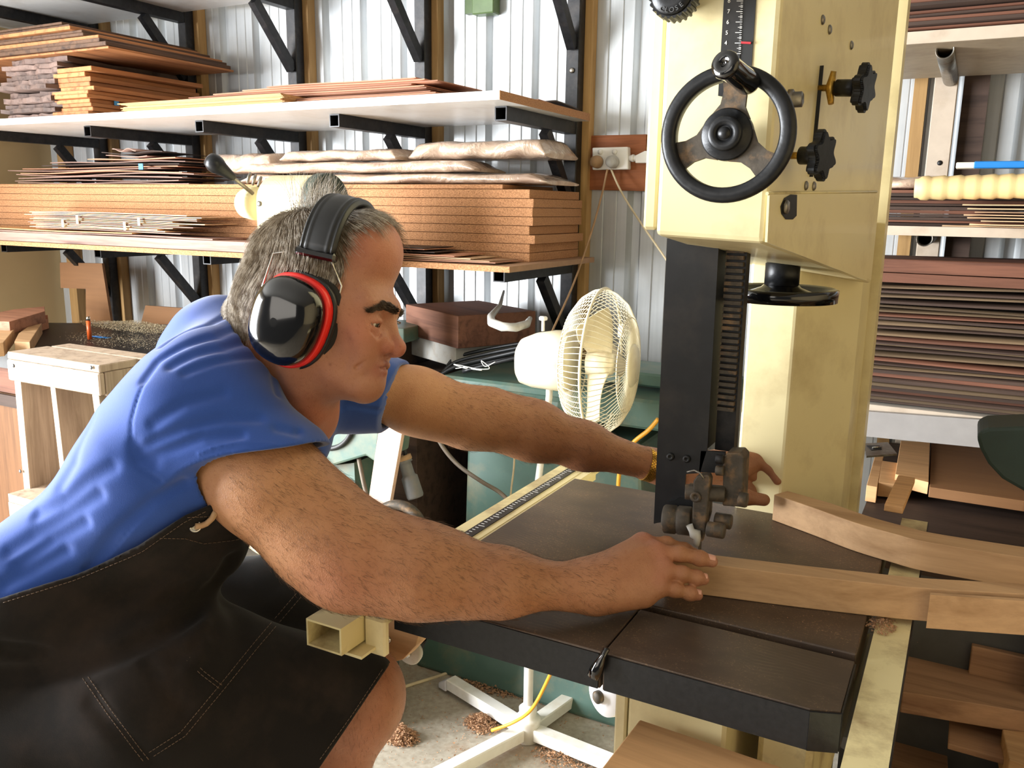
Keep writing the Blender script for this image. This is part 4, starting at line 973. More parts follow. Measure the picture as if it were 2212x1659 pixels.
# sawdust heap
def heap(name,label,c,rx,ry,h,mat,n=2600,seed=3,s=.004):
    r=np.random.default_rng(seed); m=MB(); bm=m.bm
    for k in range(n):
        a=r.uniform(0,2*pi); q=r.power(1.3)*1.0 if False else sqrt(r.uniform(0,1))**1.3; x,y=rx*q*cos(a)*r.uniform(.8,1.2),ry*q*sin(a)*r.uniform(.8,1.2); z=h*max(0,(1-q))**1.2*r.uniform(.0,1)
        e=s*r.uniform(.5,1.4); v=[bm.verts.new((x+r.uniform(-e,e),y+r.uniform(-e,e),z+r.uniform(0,e))) for _ in range(4)]
        for f in((0,1,2),(0,3,1),(1,3,2),(0,2,3)): bm.faces.new([v[i] for i in f])
    o=m.build(name,mat,label=label,cat='sawdust',kind='stuff'); o.location=Vector(c); return o
heap('sawdust_heap','pale sawdust heaped on the router bench beside the shoulder',at(300,708,Z=.956),.36,.10,.035,'shavings_pale',9000,3,.0026)
heap('sawdust_scatter','pale sawdust scattered over the front of the router bench',at(290,735,Z=.956),.35,.16,.003,'shavings_pale',2600,4,.0018)
# curved boards on the bench
def cb(label,px,Z,th,mat='cherry'):
    m=MB(); polyZ(m,px,Z,th); c=at(px[0][0],px[0][1],Z=Z); return m.build('curved_timber',mat,origin=c,label=label,cat='timber',group='curved timbers on the router bench',bevel=.0015)
cb('curved timber nearest the stool on the router bench',[(64,739),(31,738),(40,720),(60,706),(90,698)],1.0,.044)
cb('thick curved timber second from the right on the router bench',[(7,740),(-60,745),(-40,700),(20,680),(58,680),(62,686),(30,712)],1.005,.049)
cb('dull reddish timber at the back left of the router bench',[(-80,690),(30,668),(96,662),(97,672),(20,695)],1.04,.05,'veneer_red')
cb('reddish timber under the dull one at the back left of the router bench',[(-80,705),(20,688),(103,680),(104,688),(20,712)],1.0,.044,'veneer_red')
m=MB(); m.bar(at(236,797,Y=1.60),at(330,775,Y=1.75),.03,.026,bev=.002); m.build('pine_batten','cherry_flat',origin=at(236,797,Y=1.60),label='short pale batten sticking out beside the stool top',cat='batten')
m=MB(); polyY(m,[(214,812),(300,800),(300,850),(250,838),(214,828)],1.83,.15); m.build('green_crate','green_machine',origin=at(240,820,Y=1.66),label='pale green box corner between the stool and the man',cat='box')
# templates leaning on the back wall
m=MB(); polyY(m,[(129,567),(220,569),(240,697),(186,697),(185,624),(131,622)],2.60,.012); m.build('plywood_template','mdf_brown',origin=at(200,690,Y=2.6),label='brown L shaped plywood template leaning at the back left',cat='template')
m=MB(); polyY(m,[(314,660),(415,667),(425,702),(304,700)],2.62,.012); m.build('plywood_offcut','mdf_brown',origin=at(360,700,Y=2.62),label='low brown plywood offcut behind the man\'s back',cat='board')
m=MB(); c=at(430,705,Y=2.2); m.lathe([(.10,-.12),(.105,-.02),(.10,.02),(.07,.05),(0,.055)],30,axisM(c,(0,0,1))); m.build('motor_cover','green_dark',origin=c,label='rounded dark green motor cover behind the man\'s shoulder',cat='motor')
# ================= right rack =================
YR2=2.83
t=thing('rack_upright','white perforated upright of the right hand rack','shelf bracket',(-.10,2.78,0))
m=MB(); m.bx(-.145,-.085,2.765,2.80,0,2.5,bev=.002); m.build('post','paint_shaded',t,keep=True)
for (x,y) in((2030,352),(1999,590),(1996,621)):
    m=MB(); m.lathe([(.007,0),(.007,.0008),(0,.0008)],14,axisM(at(x,y,Y=2.7645),(0,-1,0))); m.build('bolt_hole','rubber_black',t,keep=True)
for (xx,yy,zz,y0) in((2041,108,1.85,2.28),(1997,516,1.425,2.45)):
    a=at(xx,yy,Y=y0); m=MB(); b=bmesh.new(); A=Vector(a); Bv=Vector((a[0],2.77,a[2]-.0))
    m.lathe([(.0185,0),(.0195,.0),(.0195,(Bv-A).length),(.016,(Bv-A).length),(.016,.004),(.0185,0)],24,axisM(A,Bv-A)); m.build('bracket_tube','steel_dull' if y0<2.4 else 'steel_dull',t,keep=True)
t=thing('hardboard_sheet','dark panel fixed behind the right hand rack','panel',(0,2.83,0)); m=MB(); m.bx(-.072,-.008,2.805,2.846,0,2.5); m.build('board','veneer_dark',t,keep=True)
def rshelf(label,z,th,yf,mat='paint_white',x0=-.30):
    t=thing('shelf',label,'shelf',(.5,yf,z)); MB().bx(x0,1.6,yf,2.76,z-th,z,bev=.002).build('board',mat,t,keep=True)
    MB().bx(x0,1.6,yf-.004,yf-.0005,z-th,z).build('edge_band','paint_shaded',t,keep=True)
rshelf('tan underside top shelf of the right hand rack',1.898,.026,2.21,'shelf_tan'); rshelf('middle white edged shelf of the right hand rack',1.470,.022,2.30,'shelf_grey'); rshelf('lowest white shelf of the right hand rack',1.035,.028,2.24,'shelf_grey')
def rstack(n,z,x0,x1,y0,mats,label,g,th=.004,gap=.0015,amp=.004,mn=.0):
    for i in range(n):
        t_=th*random.uniform(.7,1.5); am=random.uniform(mn,amp)
        wavy('veneer_sheet',label%ordw(i,n),'veneer',x0+random.uniform(0,.02),x1,y0+random.uniform(-.015,.02),y0+.3,z,t_,mats[i%len(mats)],g,am,random.choice([.5,.8,1.2]),random.uniform(0,6)); z+=t_+gap+am*.6
    return z
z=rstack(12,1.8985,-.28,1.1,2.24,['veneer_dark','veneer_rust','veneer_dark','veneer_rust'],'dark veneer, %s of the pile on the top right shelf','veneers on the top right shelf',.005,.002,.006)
bundle('plastic wrapped bundle on the veneers of the top right shelf',-.26,1.1,2.26,2.5,z,.045,9)
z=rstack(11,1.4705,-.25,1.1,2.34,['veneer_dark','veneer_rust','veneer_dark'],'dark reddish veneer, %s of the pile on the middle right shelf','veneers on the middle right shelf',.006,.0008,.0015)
bundle('tan plastic wrapped bundle on the middle right shelf, left of the paper roll',-.25,.05,2.36,2.55,z,.035,12)
# paper roll wrapped in spiral
a=Vector(at(1976,407,Y=2.30)); b=Vector(at(2300,400,Y=2.30)); m=MB(); pr=[]; L=(b-a).length; n=44
for k in range(n+1):
    u=k/n; r=.026+.0035*((u*9)%1)+ (0 if u>.03 else -.004); pr.append((r,u*L))
m.lathe(pr,30,axisM(a,b-a)); o=m.build('paper_roll','paper_roll',origin=a,label='long yellowish roll of paper wound in a spiral',cat='paper roll')
m=MB(); a=Vector(at(2065,358,Y=2.36)); m.bx(a.x,a.x+.5,a.y,a.y+.05,a.z-.006,a.z+.008,bev=.002); m.build('pvc_strip','pvc',origin=a,label='cream plastic channel under the blue strip',cat='strip')
m=MB(); a=Vector(at(2104,356,Y=2.34)); m.bx(a.x,a.x+.5,a.y,a.y+.02,a.z-.008,a.z+.008,bev=.002); m.build('blue_strip','blue_plastic',origin=a,label='bright blue plastic strip above the paper roll',cat='strip')
g_='pale veneers sticking out under the paper roll'
for i in range(7):
    x=.02+.004*i+random.uniform(0,.02); wavy('veneer_sheet','pale curled veneer, %s of those under the paper roll'%ordw(i,7),'veneer',at(2090,460,Y=2.28)[0]+random.uniform(-.02,.03),1.0,2.265,2.335,1.474+i*.0075,.002,'veneer_pale',g_,.003,.5,i)
wavy('veneer_sheet','single flat tan veneer lying along the middle right shelf edge','veneer',at(2035,487,Y=2.3)[0],1.0,2.302,2.335,1.4705,.0025,'veneer_pale',None,.001,.5,0)
# lower right shelf pile
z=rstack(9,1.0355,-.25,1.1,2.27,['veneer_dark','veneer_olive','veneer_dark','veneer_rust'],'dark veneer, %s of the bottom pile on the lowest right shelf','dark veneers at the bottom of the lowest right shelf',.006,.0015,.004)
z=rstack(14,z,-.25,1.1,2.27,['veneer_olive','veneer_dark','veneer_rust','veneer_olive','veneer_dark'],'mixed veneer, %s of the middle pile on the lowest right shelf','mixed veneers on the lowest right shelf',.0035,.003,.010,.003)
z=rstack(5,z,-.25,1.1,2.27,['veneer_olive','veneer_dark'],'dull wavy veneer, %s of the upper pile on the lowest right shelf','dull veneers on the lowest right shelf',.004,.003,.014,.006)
wavy('timber_plank','thick reddish plank above the veneers on the lowest right shelf','timber',-.25,1.1,2.27,2.5,z,.022,'veneer_rust',None,.003,.5,2); z+=.027
wavy('timber_plank','topmost thick reddish plank with wavy edge on the lowest right shelf','timber',-.25,1.1,2.27,2.5,z,.030,'veneer_rust',None,.006,.7,4); z+=.03
# white panel, latch plate and boards beneath it
m=MB(); polyY(m,[(1862,888),(2300,920),(2300,985),(1862,942)],2.22,.02); m.build('white_panel','panel_grey',origin=at(1862,940,Y=2.22),label='long grey white panel hanging under the lowest right shelf',cat='panel')
t=thing('lock_plate','small steel lock plate with a key at the right','lock',at(1900,965,Y=2.05))
m=MB(); polyZ(m,[(1864,958),(1918,955),(1938,980),(1872,985)],.99,.004); m.build('plate','steel_dull',t,keep=True)
m=MB(); polyZ(m,[(1872,962),(1900,962),(1905,970),(1882,972)],.9912,.001); m.build('slot','rubber_black',t,keep=True)
m=MB(); m.tube([at(1885,967,Z=.993),at(1905,965,Z=.993)],.002,6); m.build('key','chrome',t,keep=True)
b_=thing('side_bench','timber topped bench behind the saw at the right','workbench',(.4,2.0,0))
zq=.84; a=at(1870,1040,Z=zq); 
m=MB(); m.bx(-.16,1.4,1.80,2.75,zq-.05,zq-.022); m.build('bench_frame','veneer_dark',b_,keep=True)
m=MB(); m.bx(-.14,1.4,1.82,2.75,0,zq-.051); m.build('base_cabinet','dark_grey',b_,keep=True)
def slabZ(label,px,Z,th,mat,nm='timber_board',cat='timber'):
    m=MB(); polyZ(m,px,Z,th); return m.build(nm,mat,origin=at(px[0][0],px[0][1],Z=Z),label=label,cat=cat,bevel=.001)
slabZ('wide brown panel lying on the side bench',[(2008,1052),(2212,1082),(2400,1105),(2400,985),(2012,955)],zq+.03,.025,'mdf_brown','flat_panel','panel')
slabZ('pale square board left of the wide brown panel',[(1934,1024),(2006,1042),(2009,955),(1946,952)],zq+.035,.03,'cherry_flat')
slabZ('narrow pale board at the left end of the side bench',[(1872,1048),(1895,1052),(1908,985),(1890,985)],zq+.02,.04,'cherry_flat')
slabZ('short pale board beside the narrow one on the side bench',[(1898,1042),(1936,1046),(1940,1000),(1905,995)],zq+.02,.035,'cherry_flat')
m=MB(); a=at(1930,1100,Z=1.0);b=at(1958,1035,Z=1.0); m.bar(a,b,.030,.012,bev=.001); o=m.build('wooden_rule','veneer_gold',origin=a,label='short yellow wooden stick crossing behind the far timber',cat='stick'); 
# green rounded guard at the right edge
t=thing('machine_guard','dark green rounded machine guard at the right edge','guard',at(2160,1000,Y=1.75))
P=[(2110,945),(2116,932),(2135,925),(2212,922),(2330,925),(2330,1120),(2212,1062),(2165,1035),(2135,1003),(2117,970)]
m=MB(); polyY(m,P,1.75,.12); m.build('guard','green_dark',t,keep=True,bevel=.012)
a=at(2330,1000,Y=1.8); MB().bx(a[0]-.03,a[0]+.03,1.77,1.85,0,a[2]).build('stand','green_dark',t,keep=True)
# offcuts at the right below the rail
def oc(label,px,Z,th,mat='offcut',g='timber offcuts piled right of the saw'):
    m=MB(); polyZ(m,px,Z,th); return m.build('timber_offcut',mat,origin=at(px[0][0],px[0][1],Z=Z),label=label,cat='timber',group=g,bevel=.002)
oc('large square ended offcut with a rusty streak, right of the rear rail',[(1950,1494),(2260,1545),(2260,1420),(1926,1412)],.60,.045)
oc('tall square offcut behind the streaked one',[(2100,1395),(2300,1440),(2300,1350),(2095,1338)],.66,.075)
oc('dark reddish small offcut left of the tall square one',[(2052,1352),(2098,1362),(2100,1338),(2055,1336)],.62,.06,'hardwood_block')
for i in range(5): oc('thin offcut board, %s of the small pile at bottom right'%ordw(i,5),[(2048+i%2*4,1606),(2170,1640),(2190,1560),(2052,1545)],.48+i*.013,.012,'offcut')
oc('block offcut in the extreme bottom right corner',[(2180,1640),(2400,1720),(2400,1600),(2165,1575)],.56,.07,'cherry')
oc('dusky wide offcut board lying lowest at right',[(1900,1690),(2050,1700),(2040,1500),(1925,1480)],.40,.03,'offcut')
t=thing('trolley','low dark trolley holding the offcuts right of the saw','trolley',(.3,1.4,0))
m=MB(); m.bx(.04,1.0,.95,1.68,.30,.33); m.build('tray','veneer_dark',t,keep=True)
m=MB(); m.bx(.05,1.0,1.0,1.66,.331,.36); m.build('liner','dark_grey',t,keep=True)
for sx in(.08,.95):
    for sy in(1.0,1.63): MB().bx(sx-.02,sx+.02,sy-.02,sy+.02,0,.299).build('leg','veneer_dark',t,keep=True)
for (x,y,c_) in((1.0,0,0),):
    pass
MB().bx(.12,.98,1.05,1.60,.361,.43,bev=.004).build('timber_offcut','offcut',label='broad offcut slab hidden low under the pile at right',cat='timber')
# shavings on the floor
heap('wood_shavings','curly wood shavings heap on the floor left of the fan foot',at(868,1595,Z=.001),.045,.04,.05,'shavings',1500,5,.0055)
heap('wood_shavings','wood shavings piled beside the fan hub',at(1040,1565,Z=.001),.055,.045,.04,'shavings',1300,6,.005)
heap('wood_shavings','wood shavings drifted behind the left fan foot',at(1065,1470,Z=.001),.16,.07,.04,'shavings',4000,7,.005)
heap('wood_shavings','wood shavings drifted on the floor between fan and castor',at(1230,1500,Z=.001),.13,.09,.03,'shavings',2200,8,.0045)
heap('wood_shavings','thin scatter of wood shavings at the bottom of the photo',at(1215,1640,Z=.001),.09,.05,.02,'shavings',800,9,.0045)
heap('floor_dust','loose crumbs of sawdust spread over the concrete floor',at(1000,1580,Z=.001),.75,.55,.001,'shavings',2600,10,.003)
heap('table_dust','sawdust crumbs spread over the saw table',(-.30,1.25,.9705),.30,.24,.001,'shavings',2600,12,.0006)
heap('rail_dust','tuft of reddish shavings on the rear rail',at(1905,1350,Z=.963),.018,.03,.008,'shavings',500,13,.002)
# ================= modelling organic bodies as smooth implicit surfaces =================
def lens(v): return np.sqrt((v*v).sum(-1))
def pcap(P,a,b,ra,rb):
    """tapered capsule"""
    ab=b-a; t=np.clip(((P-a)@ab)/(ab@ab),0,1); return lens(P-a-t[:,None]*ab)-(ra+(rb-ra)*t)
def smin(a,b,k):
    h=np.clip(.5+.5*(b-a)/k,0,1); return b*(1-h)+a*h-k*h*(1-h)
def smax(a,b,k): return -smin(-a,-b,k)
class Cap:
    def __init__(s,a,b,ra,rb=None,k=.01,flat=None):
        """flat=(axis,factor): squash the section along that world direction"""
        s.a,s.b=np.array(a,float),np.array(b,float); s.ra=ra; s.rb=ra if rb is None else rb; s.k=k; s.flat=flat
        R=max(s.ra,s.rb)*(1.0 if flat is None else max(1,1/flat[1])); s.lo=np.minimum(s.a,s.b)-R; s.hi=np.maximum(s.a,s.b)+R
    def d(s,P):
        if s.flat is None: return pcap(P,s.a,s.b,s.ra,s.rb)
        n,f=s.flat; ab=s.b-s.a; t=np.clip(((P-s.a)@ab)/(ab@ab+1e-12),0,1); v=P-s.a-t[:,None]*ab; c=v@n
        v=v+np.outer(c*(1/f-1),n); r=s.ra+(s.rb-s.ra)*t; return (lens(v)-r)*min(1,f)*1.0 if f<1 else (lens(v)-r)
class Ell:
    def __init__(s,c,r,k=.01,R=None):
        s.c=np.array(c,float); s.r=np.array(r,float); s.k=k; s.R=np.eye(3) if R is None else R   # rows of R: local axes
        m=s.r.max(); s.lo=s.c-m; s.hi=s.c+m
    def d(s,P):
        q=(P-s.c)@s.R.T; k0=lens(q/s.r); k1=lens(q/(s.r**2)); return np.where(k1>1e-9,k0*(k0-1)/np.maximum(k1,1e-9),-s.r.min())
class Sub:
    def __init__(s,p,k=.004): s.p=p; s.k=k; s.lo=p.lo; s.hi=p.hi
class Groove:
    def __init__(s,pts,w,dep):
        s.pts=[np.array(p,float) for p in pts]; s.w=w; s.dep=dep; A=np.array(s.pts); s.lo=A.min(0)-3*w; s.hi=A.max(0)+3*w
    def d(s,P):
        m=None
        for a,b in zip(s.pts,s.pts[1:]):
            q=pcap(P,a,b,0,0); m=q if m is None else np.minimum(m,q)
        return s.dep*np.exp(-(m/s.w)**2)
class Body:
    def __init__(s,pad=.10): s.P=[]; s.post=[]; s.pad=pad
    def add(s,*p): s.P+=p; return s
    def __call__(s,P,lo=None,hi=None):
        d=np.full(len(P),.5)
        for p in s.P:
            if lo is not None and (np.any(p.lo>hi+s.pad) or np.any(p.hi<lo-s.pad)): continue
            if isinstance(p,Sub): d=smax(d,-p.p.d(P),p.k)
            elif isinstance(p,Groove): d=d+p.d(P)
            else: d=smin(d,p.d(P),p.k)
        for f in s.post: d=f(P,d)
        return d
def extract(fn,lo,hi,h,B=16,margin=1.25):
    """blockwise surface nets -> verts, quads"""
    lo=np.array(lo,float); hi=np.array(hi,float); nb=np.ceil((hi-lo)/(h*B)).astype(int)
    I=np.stack(np.meshgrid(*[np.arange(n) for n in nb],indexing='ij'),-1).reshape(-1,3)
    C=lo+(I+.5)*h*B; half=h*B*.5*sqrt(3)
    act=[]
    for s in range(0,len(C),200000):
        act.append(np.abs(fn(C[s:s+200000]))<half*margin+.004)
    act=np.concatenate(act); I=I[act]
    g=np.arange(B+1); G=np.stack(np.meshgrid(g,g,g,indexing='ij'),-1).reshape(-1,3)
    NN=nb*B+3; key=lambda ijk:(ijk[...,0]*NN[1]+ijk[...,1])*NN[2]+ijk[...,2]
    # group nearby blocks
    o=np.lexsort((I[:,2]//3,I[:,1]//3,I[:,0]//3)); I=I[o]
    VK,VP,QK=[],[],[]
    step=24
    for s in range(0,len(I),step):
        bi=I[s:s+step]; base=bi*B; pts=lo+(base[:,None,:]+G[None])*h; fl=pts.reshape(-1,3)
        v=fn(fl,fl.min(0),fl.max(0)).reshape(len(bi),B+1,B+1,B+1)
        ins=v<0
        cs=[ins[:,a:B+a,b:B+b,c:B+c] for a in(0,1) for b in(0,1) for c in(0,1)]
        sm=sum(c.astype(np.int8) for c in cs); cell=(sm>0)&(sm<8)
        w=np.argwhere(cell)
        if len(w)==0: continue
        n,x,y,z=w.T; acc=np.zeros((len(w),3)); cnt=np.zeros(len(w))
        corner=[(a,b,c) for a in(0,1) for b in(0,1) for c in(0,1)]
        val={c:v[n,x+c[0],y+c[1],z+c[2]] for c in corner}
        for c in corner:
            for ax in range(3):
                if c[ax]==0:
                    c2=list(c); c2[ax]=1; c2=tuple(c2); a,b=val[c],val[c2]; mk=(a<0)!=(b<0)
                    t=np.where(mk,a/np.where(mk,a-b,1),0); p=np.tile(np.array(c,float),(len(w),1)); p[:,ax]+=t
                    acc+=p*mk[:,None]; cnt+=mk
        cellidx=base[n]+np.stack([x,y,z],1)
        VK.append(key(cellidx+1)); VP.append(lo+(cellidx+acc/cnt[:,None])*h)
        for ax in range(3):
            sl0=[slice(None)]+[slice(0,B)]*3; sl1=list(sl0); sl1[ax+1]=slice(1,B+1)
            a=v[tuple(sl0)]; b=v[tuple(sl1)]; mk=(a<0)!=(b<0); w2=np.argwhere(mk)
            if len(w2)==0: continue
            n2=w2[:,0]; ci=base[n2]+w2[:,1:]+1; u_,v_=[(1,2),(2,0),(0,1)][ax]
            du=np.zeros(3,int); du[u_]=1; dv=np.zeros(3,int); dv[v_]=1
            q=np.stack([key(ci-du-dv),key(ci-dv),key(ci),key(ci-du)],1)
            flip=(b[tuple(w2.T)]<0); q[flip]=q[flip][:,::-1]; QK.append(q)
    VK=np.concatenate(VK); VP=np.concatenate(VP); QK=np.concatenate(QK); o=np.argsort(VK); VK=VK[o]; VP=VP[o]
    idx=np.searchsorted(VK,QK); idx=np.minimum(idx,len(VK)-1); ok=(VK[idx]==QK).all(1)
    return VP,idx[ok]
def project(fn,V,it=2,e=3e-4):
    for _ in range(it):
        d=fn(V); g=np.stack([fn(V+np.eye(3)[i]*e)-fn(V-np.eye(3)[i]*e) for i in range(3)],1)/(2*e); V=V-g*(d/np.maximum((g*g).sum(1),.25))[:,None]
    return V
def npmesh(name,V,Q,mat,parent=None,origin=(0,0,0),tone=None):
    me=bpy.data.meshes.new(name); V=V-np.array(origin); me.vertices.add(len(V)); me.vertices.foreach_set('co',V.astype(np.float32).ravel())
    k=Q.shape[1]; me.loops.add(Q.size); me.polygons.add(len(Q)); me.loops.foreach_set('vertex_index',Q.astype(np.int32).ravel())
    me.polygons.foreach_set('loop_start',np.arange(0,Q.size,k,dtype=np.int32)); me.polygons.foreach_set('loop_total',np.full(len(Q),k,np.int32))
    me.polygons.foreach_set('use_smooth',np.ones(len(Q),bool)); me.update(calc_edges=True); me.validate()
    if tone is not None:
        at_=me.color_attributes.new('tone','FLOAT_COLOR','POINT'); at_.data.foreach_set('color',np.concatenate([tone,np.ones((len(tone),1))],1).astype(np.float32).ravel())
    me.materials.append(MATS[mat]); o=bpy.data.objects.new(name,me); link(o,parent); return o
# ---------- the man: joints read from the photo at measured depths ----------
D=dp
HD=1.125
pt_=radians(13); yw=radians(10)
camf,camr,camu=cf,cr,cu
hx=camr*cos(pt_)*cos(yw)-camu*sin(pt_)-camf*cos(pt_)*sin(yw); hx/=np.linalg.norm(hx)     # face forward
hup=camu-hx*(camu@hx); hup/=np.linalg.norm(hup); hup=hup+camf*.05; hup-=hx*(hup@hx); hup/=np.linalg.norm(hup)
hy=np.cross(hup,hx)                                                                      # his left, away from the camera
HO=D(676,668,HD); HS=1.045
def Hp(x,y,z): return HO+(hx*x+hy*y+hup*z)*.001*HS
HR=np.stack([hx,hy,hup])
def hE(c,r,k=.012): return Ell(Hp(*c),np.array(r)*.001*HS,k,HR)
def hC(a,b,ra,rb=None,k=.01): return Cap(Hp(*a),Hp(*b),ra*.001*HS,None if rb is None else rb*.001*HS,k)
head=Body()
head.add(hE((-2,0,48),(91,74,77)),hE((-40,0,15),(50,65,50),.015),hE((50,0,83),(47,57,50),.016),hE((46,0,-8),(54,55,70),.02),hE((60,0,12),(40,54,38),.02))
for s in(-1,1):
    head.add(hC((20,s*52,-46),(84,s*20,-78),14,13,.025),hC((10,s*55,-10),(20,s*53,-48),14,13,.03),hC((78,s*42,-8),(52,s*60,0),13,10,.028),hC((98,s*9,23),(84,s*42,21),9,8,.018),hE((84,s*26,-34),(18,18,26),.03))
head.add(hE((92,0,-79),(15,17,13),.016),hE((87,0,-48),(20,26,26),.016),hC((60,0,-70),(88,0,-76),26,18,.03))
# sockets and nose
for s in(-1,1): head.add(Sub(Ell(Hp(106,s*34,1),np.array([15,16,11])*.001*HS,.01,HR),.012))
head.add(hC((94,0,16),(104,0,-1),6.5,7.0,.012),hC((104,0,-1),(120,0,-22),7.5,8.5,.008),hE((119.5,0,-24.0),(9.5,10,9.5),.008),hC((120,0,-28),(106,0,-35),6,6,.006))
for s in(-1,1):
    head.add(hE((108,s*13.0,-26),(10.5,6.5,8),.005)); head.add(Sub(hE((112,s*7.0,-34.5),(6,3.4,3.4)),.002)); head.add(hE((103,s*17,-20),(8,6,9),.012))
# lips
for s in(-1,1):
    head.add(hC((110.5,0,-46.0),(107,s*13,-47.5),3.4,3.0,.0035),hC((107,s*13,-47.5),(89,s*27,-54),3.0,2.0,.006),hC((109,0,-56.5),(104,s*13,-57.5),4.4,3.6,.0035),hC((104,s*13,-57.5),(89,s*26,-56),3.8,2.2,.006))
head.add(Groove([Hp(112,0,-50.2),Hp(108,-13,-51.8),Hp(92,-27,-55.5),Hp(84,-33,-60)],.0015,.0032),Groove([Hp(112,0,-50.2),Hp(108,13,-51.8),Hp(92,27,-55.5)],.0015,.003))
head.add(Groove([Hp(104,0,-67),Hp(101,-14,-68),Hp(94,-26,-66)],.006,.003),Groove([Hp(114,0,-36),Hp(113,0,-43)],.0025,.001))
for s in(-1,1):
    head.add(Groove([Hp(103,s*22,-22),Hp(99,s*29,-33),Hp(93,s*36,-47),Hp(88,s*38,-58)],.0034,.0030),Groove([Hp(92,s*33,-62),Hp(88,s*34,-72)],.006,.0008))
# eyelids around an eyeball
EYE=[]
EX,EZ=2.5,-10.0
def He(x,y,z): return Hp(x+EX,y,z+EZ)
def heC(a,b,ra,rb,k): return Cap(He(*a),He(*b),ra*.001*HS,rb*.001*HS,k)
for s in(-1,1):
    e=He(86.0,s*32,9.5); EYE.append(e)
    # ball of the eye under the lids, upper lid half lowered
    head.add(Ell(e,np.array([13.3]*3)*.001*HS,.007,HR))
    head.add(heC((93,s*20,10.5),(97.4,s*31,12.9),1.5,1.9,.005),heC((97.4,s*31,12.9),(90.5,s*43.5,9.2),1.9,1.7,.005))
    head.add(heC((92.5,s*21,5.6),(95.6,s*31,1.6),1.0,1.3,.005),heC((95.6,s*31,1.6),(90,s*43,5.2),1.3,1.1,.005))
    head.add(Sub(heC((95,s*23,7.0),(98.8,s*32,7.0),1.6,3.0,.001),.0008),Sub(heC((98.8,s*32,7.0),(91.5,s*44,6.6),3.0,1.6,.001),.0008))
    head.add(Groove([He(101,s*21,16),He(103,s*31,19.5),He(96,s*45,14)],.0014,.0022),Groove([He(100,s*24,-4),He(100,s*34,-7.5),He(93,s*44,-3)],.0028,.0018),Groove([He(97,s*30,-13),He(90,s*42,-12)],.0018,.0010))
    for k,(a,b) in enumerate(((14,20),(9,10),(3,0),(-4,-8))): head.add(Groove([He(88,s*47,a),He(78,s*55,b)],.0014,.0010))
for k,z in enumerate((38,45,53)): head.add(Groove([Hp(107-(z-38)*.2,-4,z-1),Hp(103-(z-38)*.25,-24,z+3),Hp(93-(z-38)*.25,-42,z),Hp(83,-52,z-7)],.0022,.0011))
head.add(Groove([Hp(104,-22,31),Hp(98,-38,34),Hp(86,-50,26)],.0022,.0014),Groove([Hp(111,-4,26),Hp(108,-6,16)],.002,.0012))
head.add(Sub(hE((56,-84,62),(24,16,24)),.03),Groove([Hp(70,-55,-20),Hp(82,-46,-40),Hp(76,-42,-62)],.008,.0016))
# neck
NK=D(585,800,1.20)
head.add(Cap(Hp(-18,0,-30),NK,.058,.070,.04),Cap(Hp(30,0,-66),D(640,860,1.17),.036,.046,.035),Cap(Hp(-45,0,-5),D(545,735,1.22),.05,.06,.04))
head.add(Cap(Hp(6,-50,-60),D(668,905,1.13),.012,.010,.03),Cap(D(560,830,1.17),D(650,905,1.19),.05,.045,.05))
# ---------- limbs ----------
sR,eR,wR=D(440,905,1.09),D(752,1212,1.07),D(1246,1268,1.108)
arm=Body()
v=lambda x,y,d:D(x,y,d)
arm.add(Cap(sR,v(560,1030,1.08),.066,.064,.03),Cap(v(560,1030,1.08),v(690,1150,1.075),.064,.055,.03),Cap(v(590,1075,1.06),v(700,1190,1.065),.046,.042,.04),Cap(v(530,990,1.10),v(700,1105,1.09),.05,.046,.04))
arm.add(Cap(v(700,1165,1.075),v(765,1215,1.07),.054,.049,.04),Ell(v(728,1256,1.062),[.030,.030,.026],.025),Cap(v(770,1200,1.07),v(900,1235,1.075),.052,.050,.04),Cap(v(900,1235,1.075),v(1080,1258,1.09),.050,.040,.04),Cap(v(1080,1258,1.09),v(1246,1268,1.108),.040,.0275,.03))
arm.add(Cap(v(800,1170,1.085),v(960,1215,1.09),.034,.032,.04),Cap(v(780,1265,1.065),v(1000,1290,1.08),.024,.020,.03))
# near hand : wrist, palm, fingers (his right hand, palm down, little finger nearest)
wr=v(1246,1268,1.108)
kI,kM,kR,kL=v(1388,1176,1.168),v(1418,1196,1.150),v(1432,1232,1.136),v(1420,1270,1.124)
arm.add(Cap(wr,v(1290,1262,1.115),.0275,.028,.02),Cap(v(1268,1252,1.118),kI,.022,.0155,.022),Cap(v(1275,1258,1.115),kM,.023,.0145,.02),Cap(v(1280,1272,1.11),kR,.022,.0135,.018),Cap(v(1280,1285,1.108),kL,.020,.0125,.018))
arm.add(Cap(v(1300,1290,1.108),v(1390,1290,1.118),.017,.013,.02))
for k in(kI,kM,kR,kL): arm.add(Ell(k+np.array([0,0,.003]),[.0115,.0115,.0105],.010))
def finger(B,pts,rs,k=.0045):
    for i in range(len(pts)-1): B.add(Cap(pts[i],pts[i+1],rs[i],rs[i+1],k))
NAILS=[]
fM=[kM,v(1468,1196,1.150),v(1512,1206,1.150),v(1538,1213,1.152)]; finger(arm,fM,[.0118,.0102,.0092,.0080])
fR=[kR,v(1474,1240,1.136),v(1504,1248,1.139),v(1520,1252,1.142)]; finger(arm,fR,[.0112,.0098,.0088,.0076])
fL=[kL,v(1458,1274,1.128),v(1490,1282,1.131),v(1507,1286,1.134)]; finger(arm,fL,[.0105,.0090,.0080,.0070])
fI=[kI,v(1440,1176,1.178),v(1478,1188,1.188),v(1500,1196,1.192)]; finger(arm,fI,[.0118,.0100,.0088,.0078])
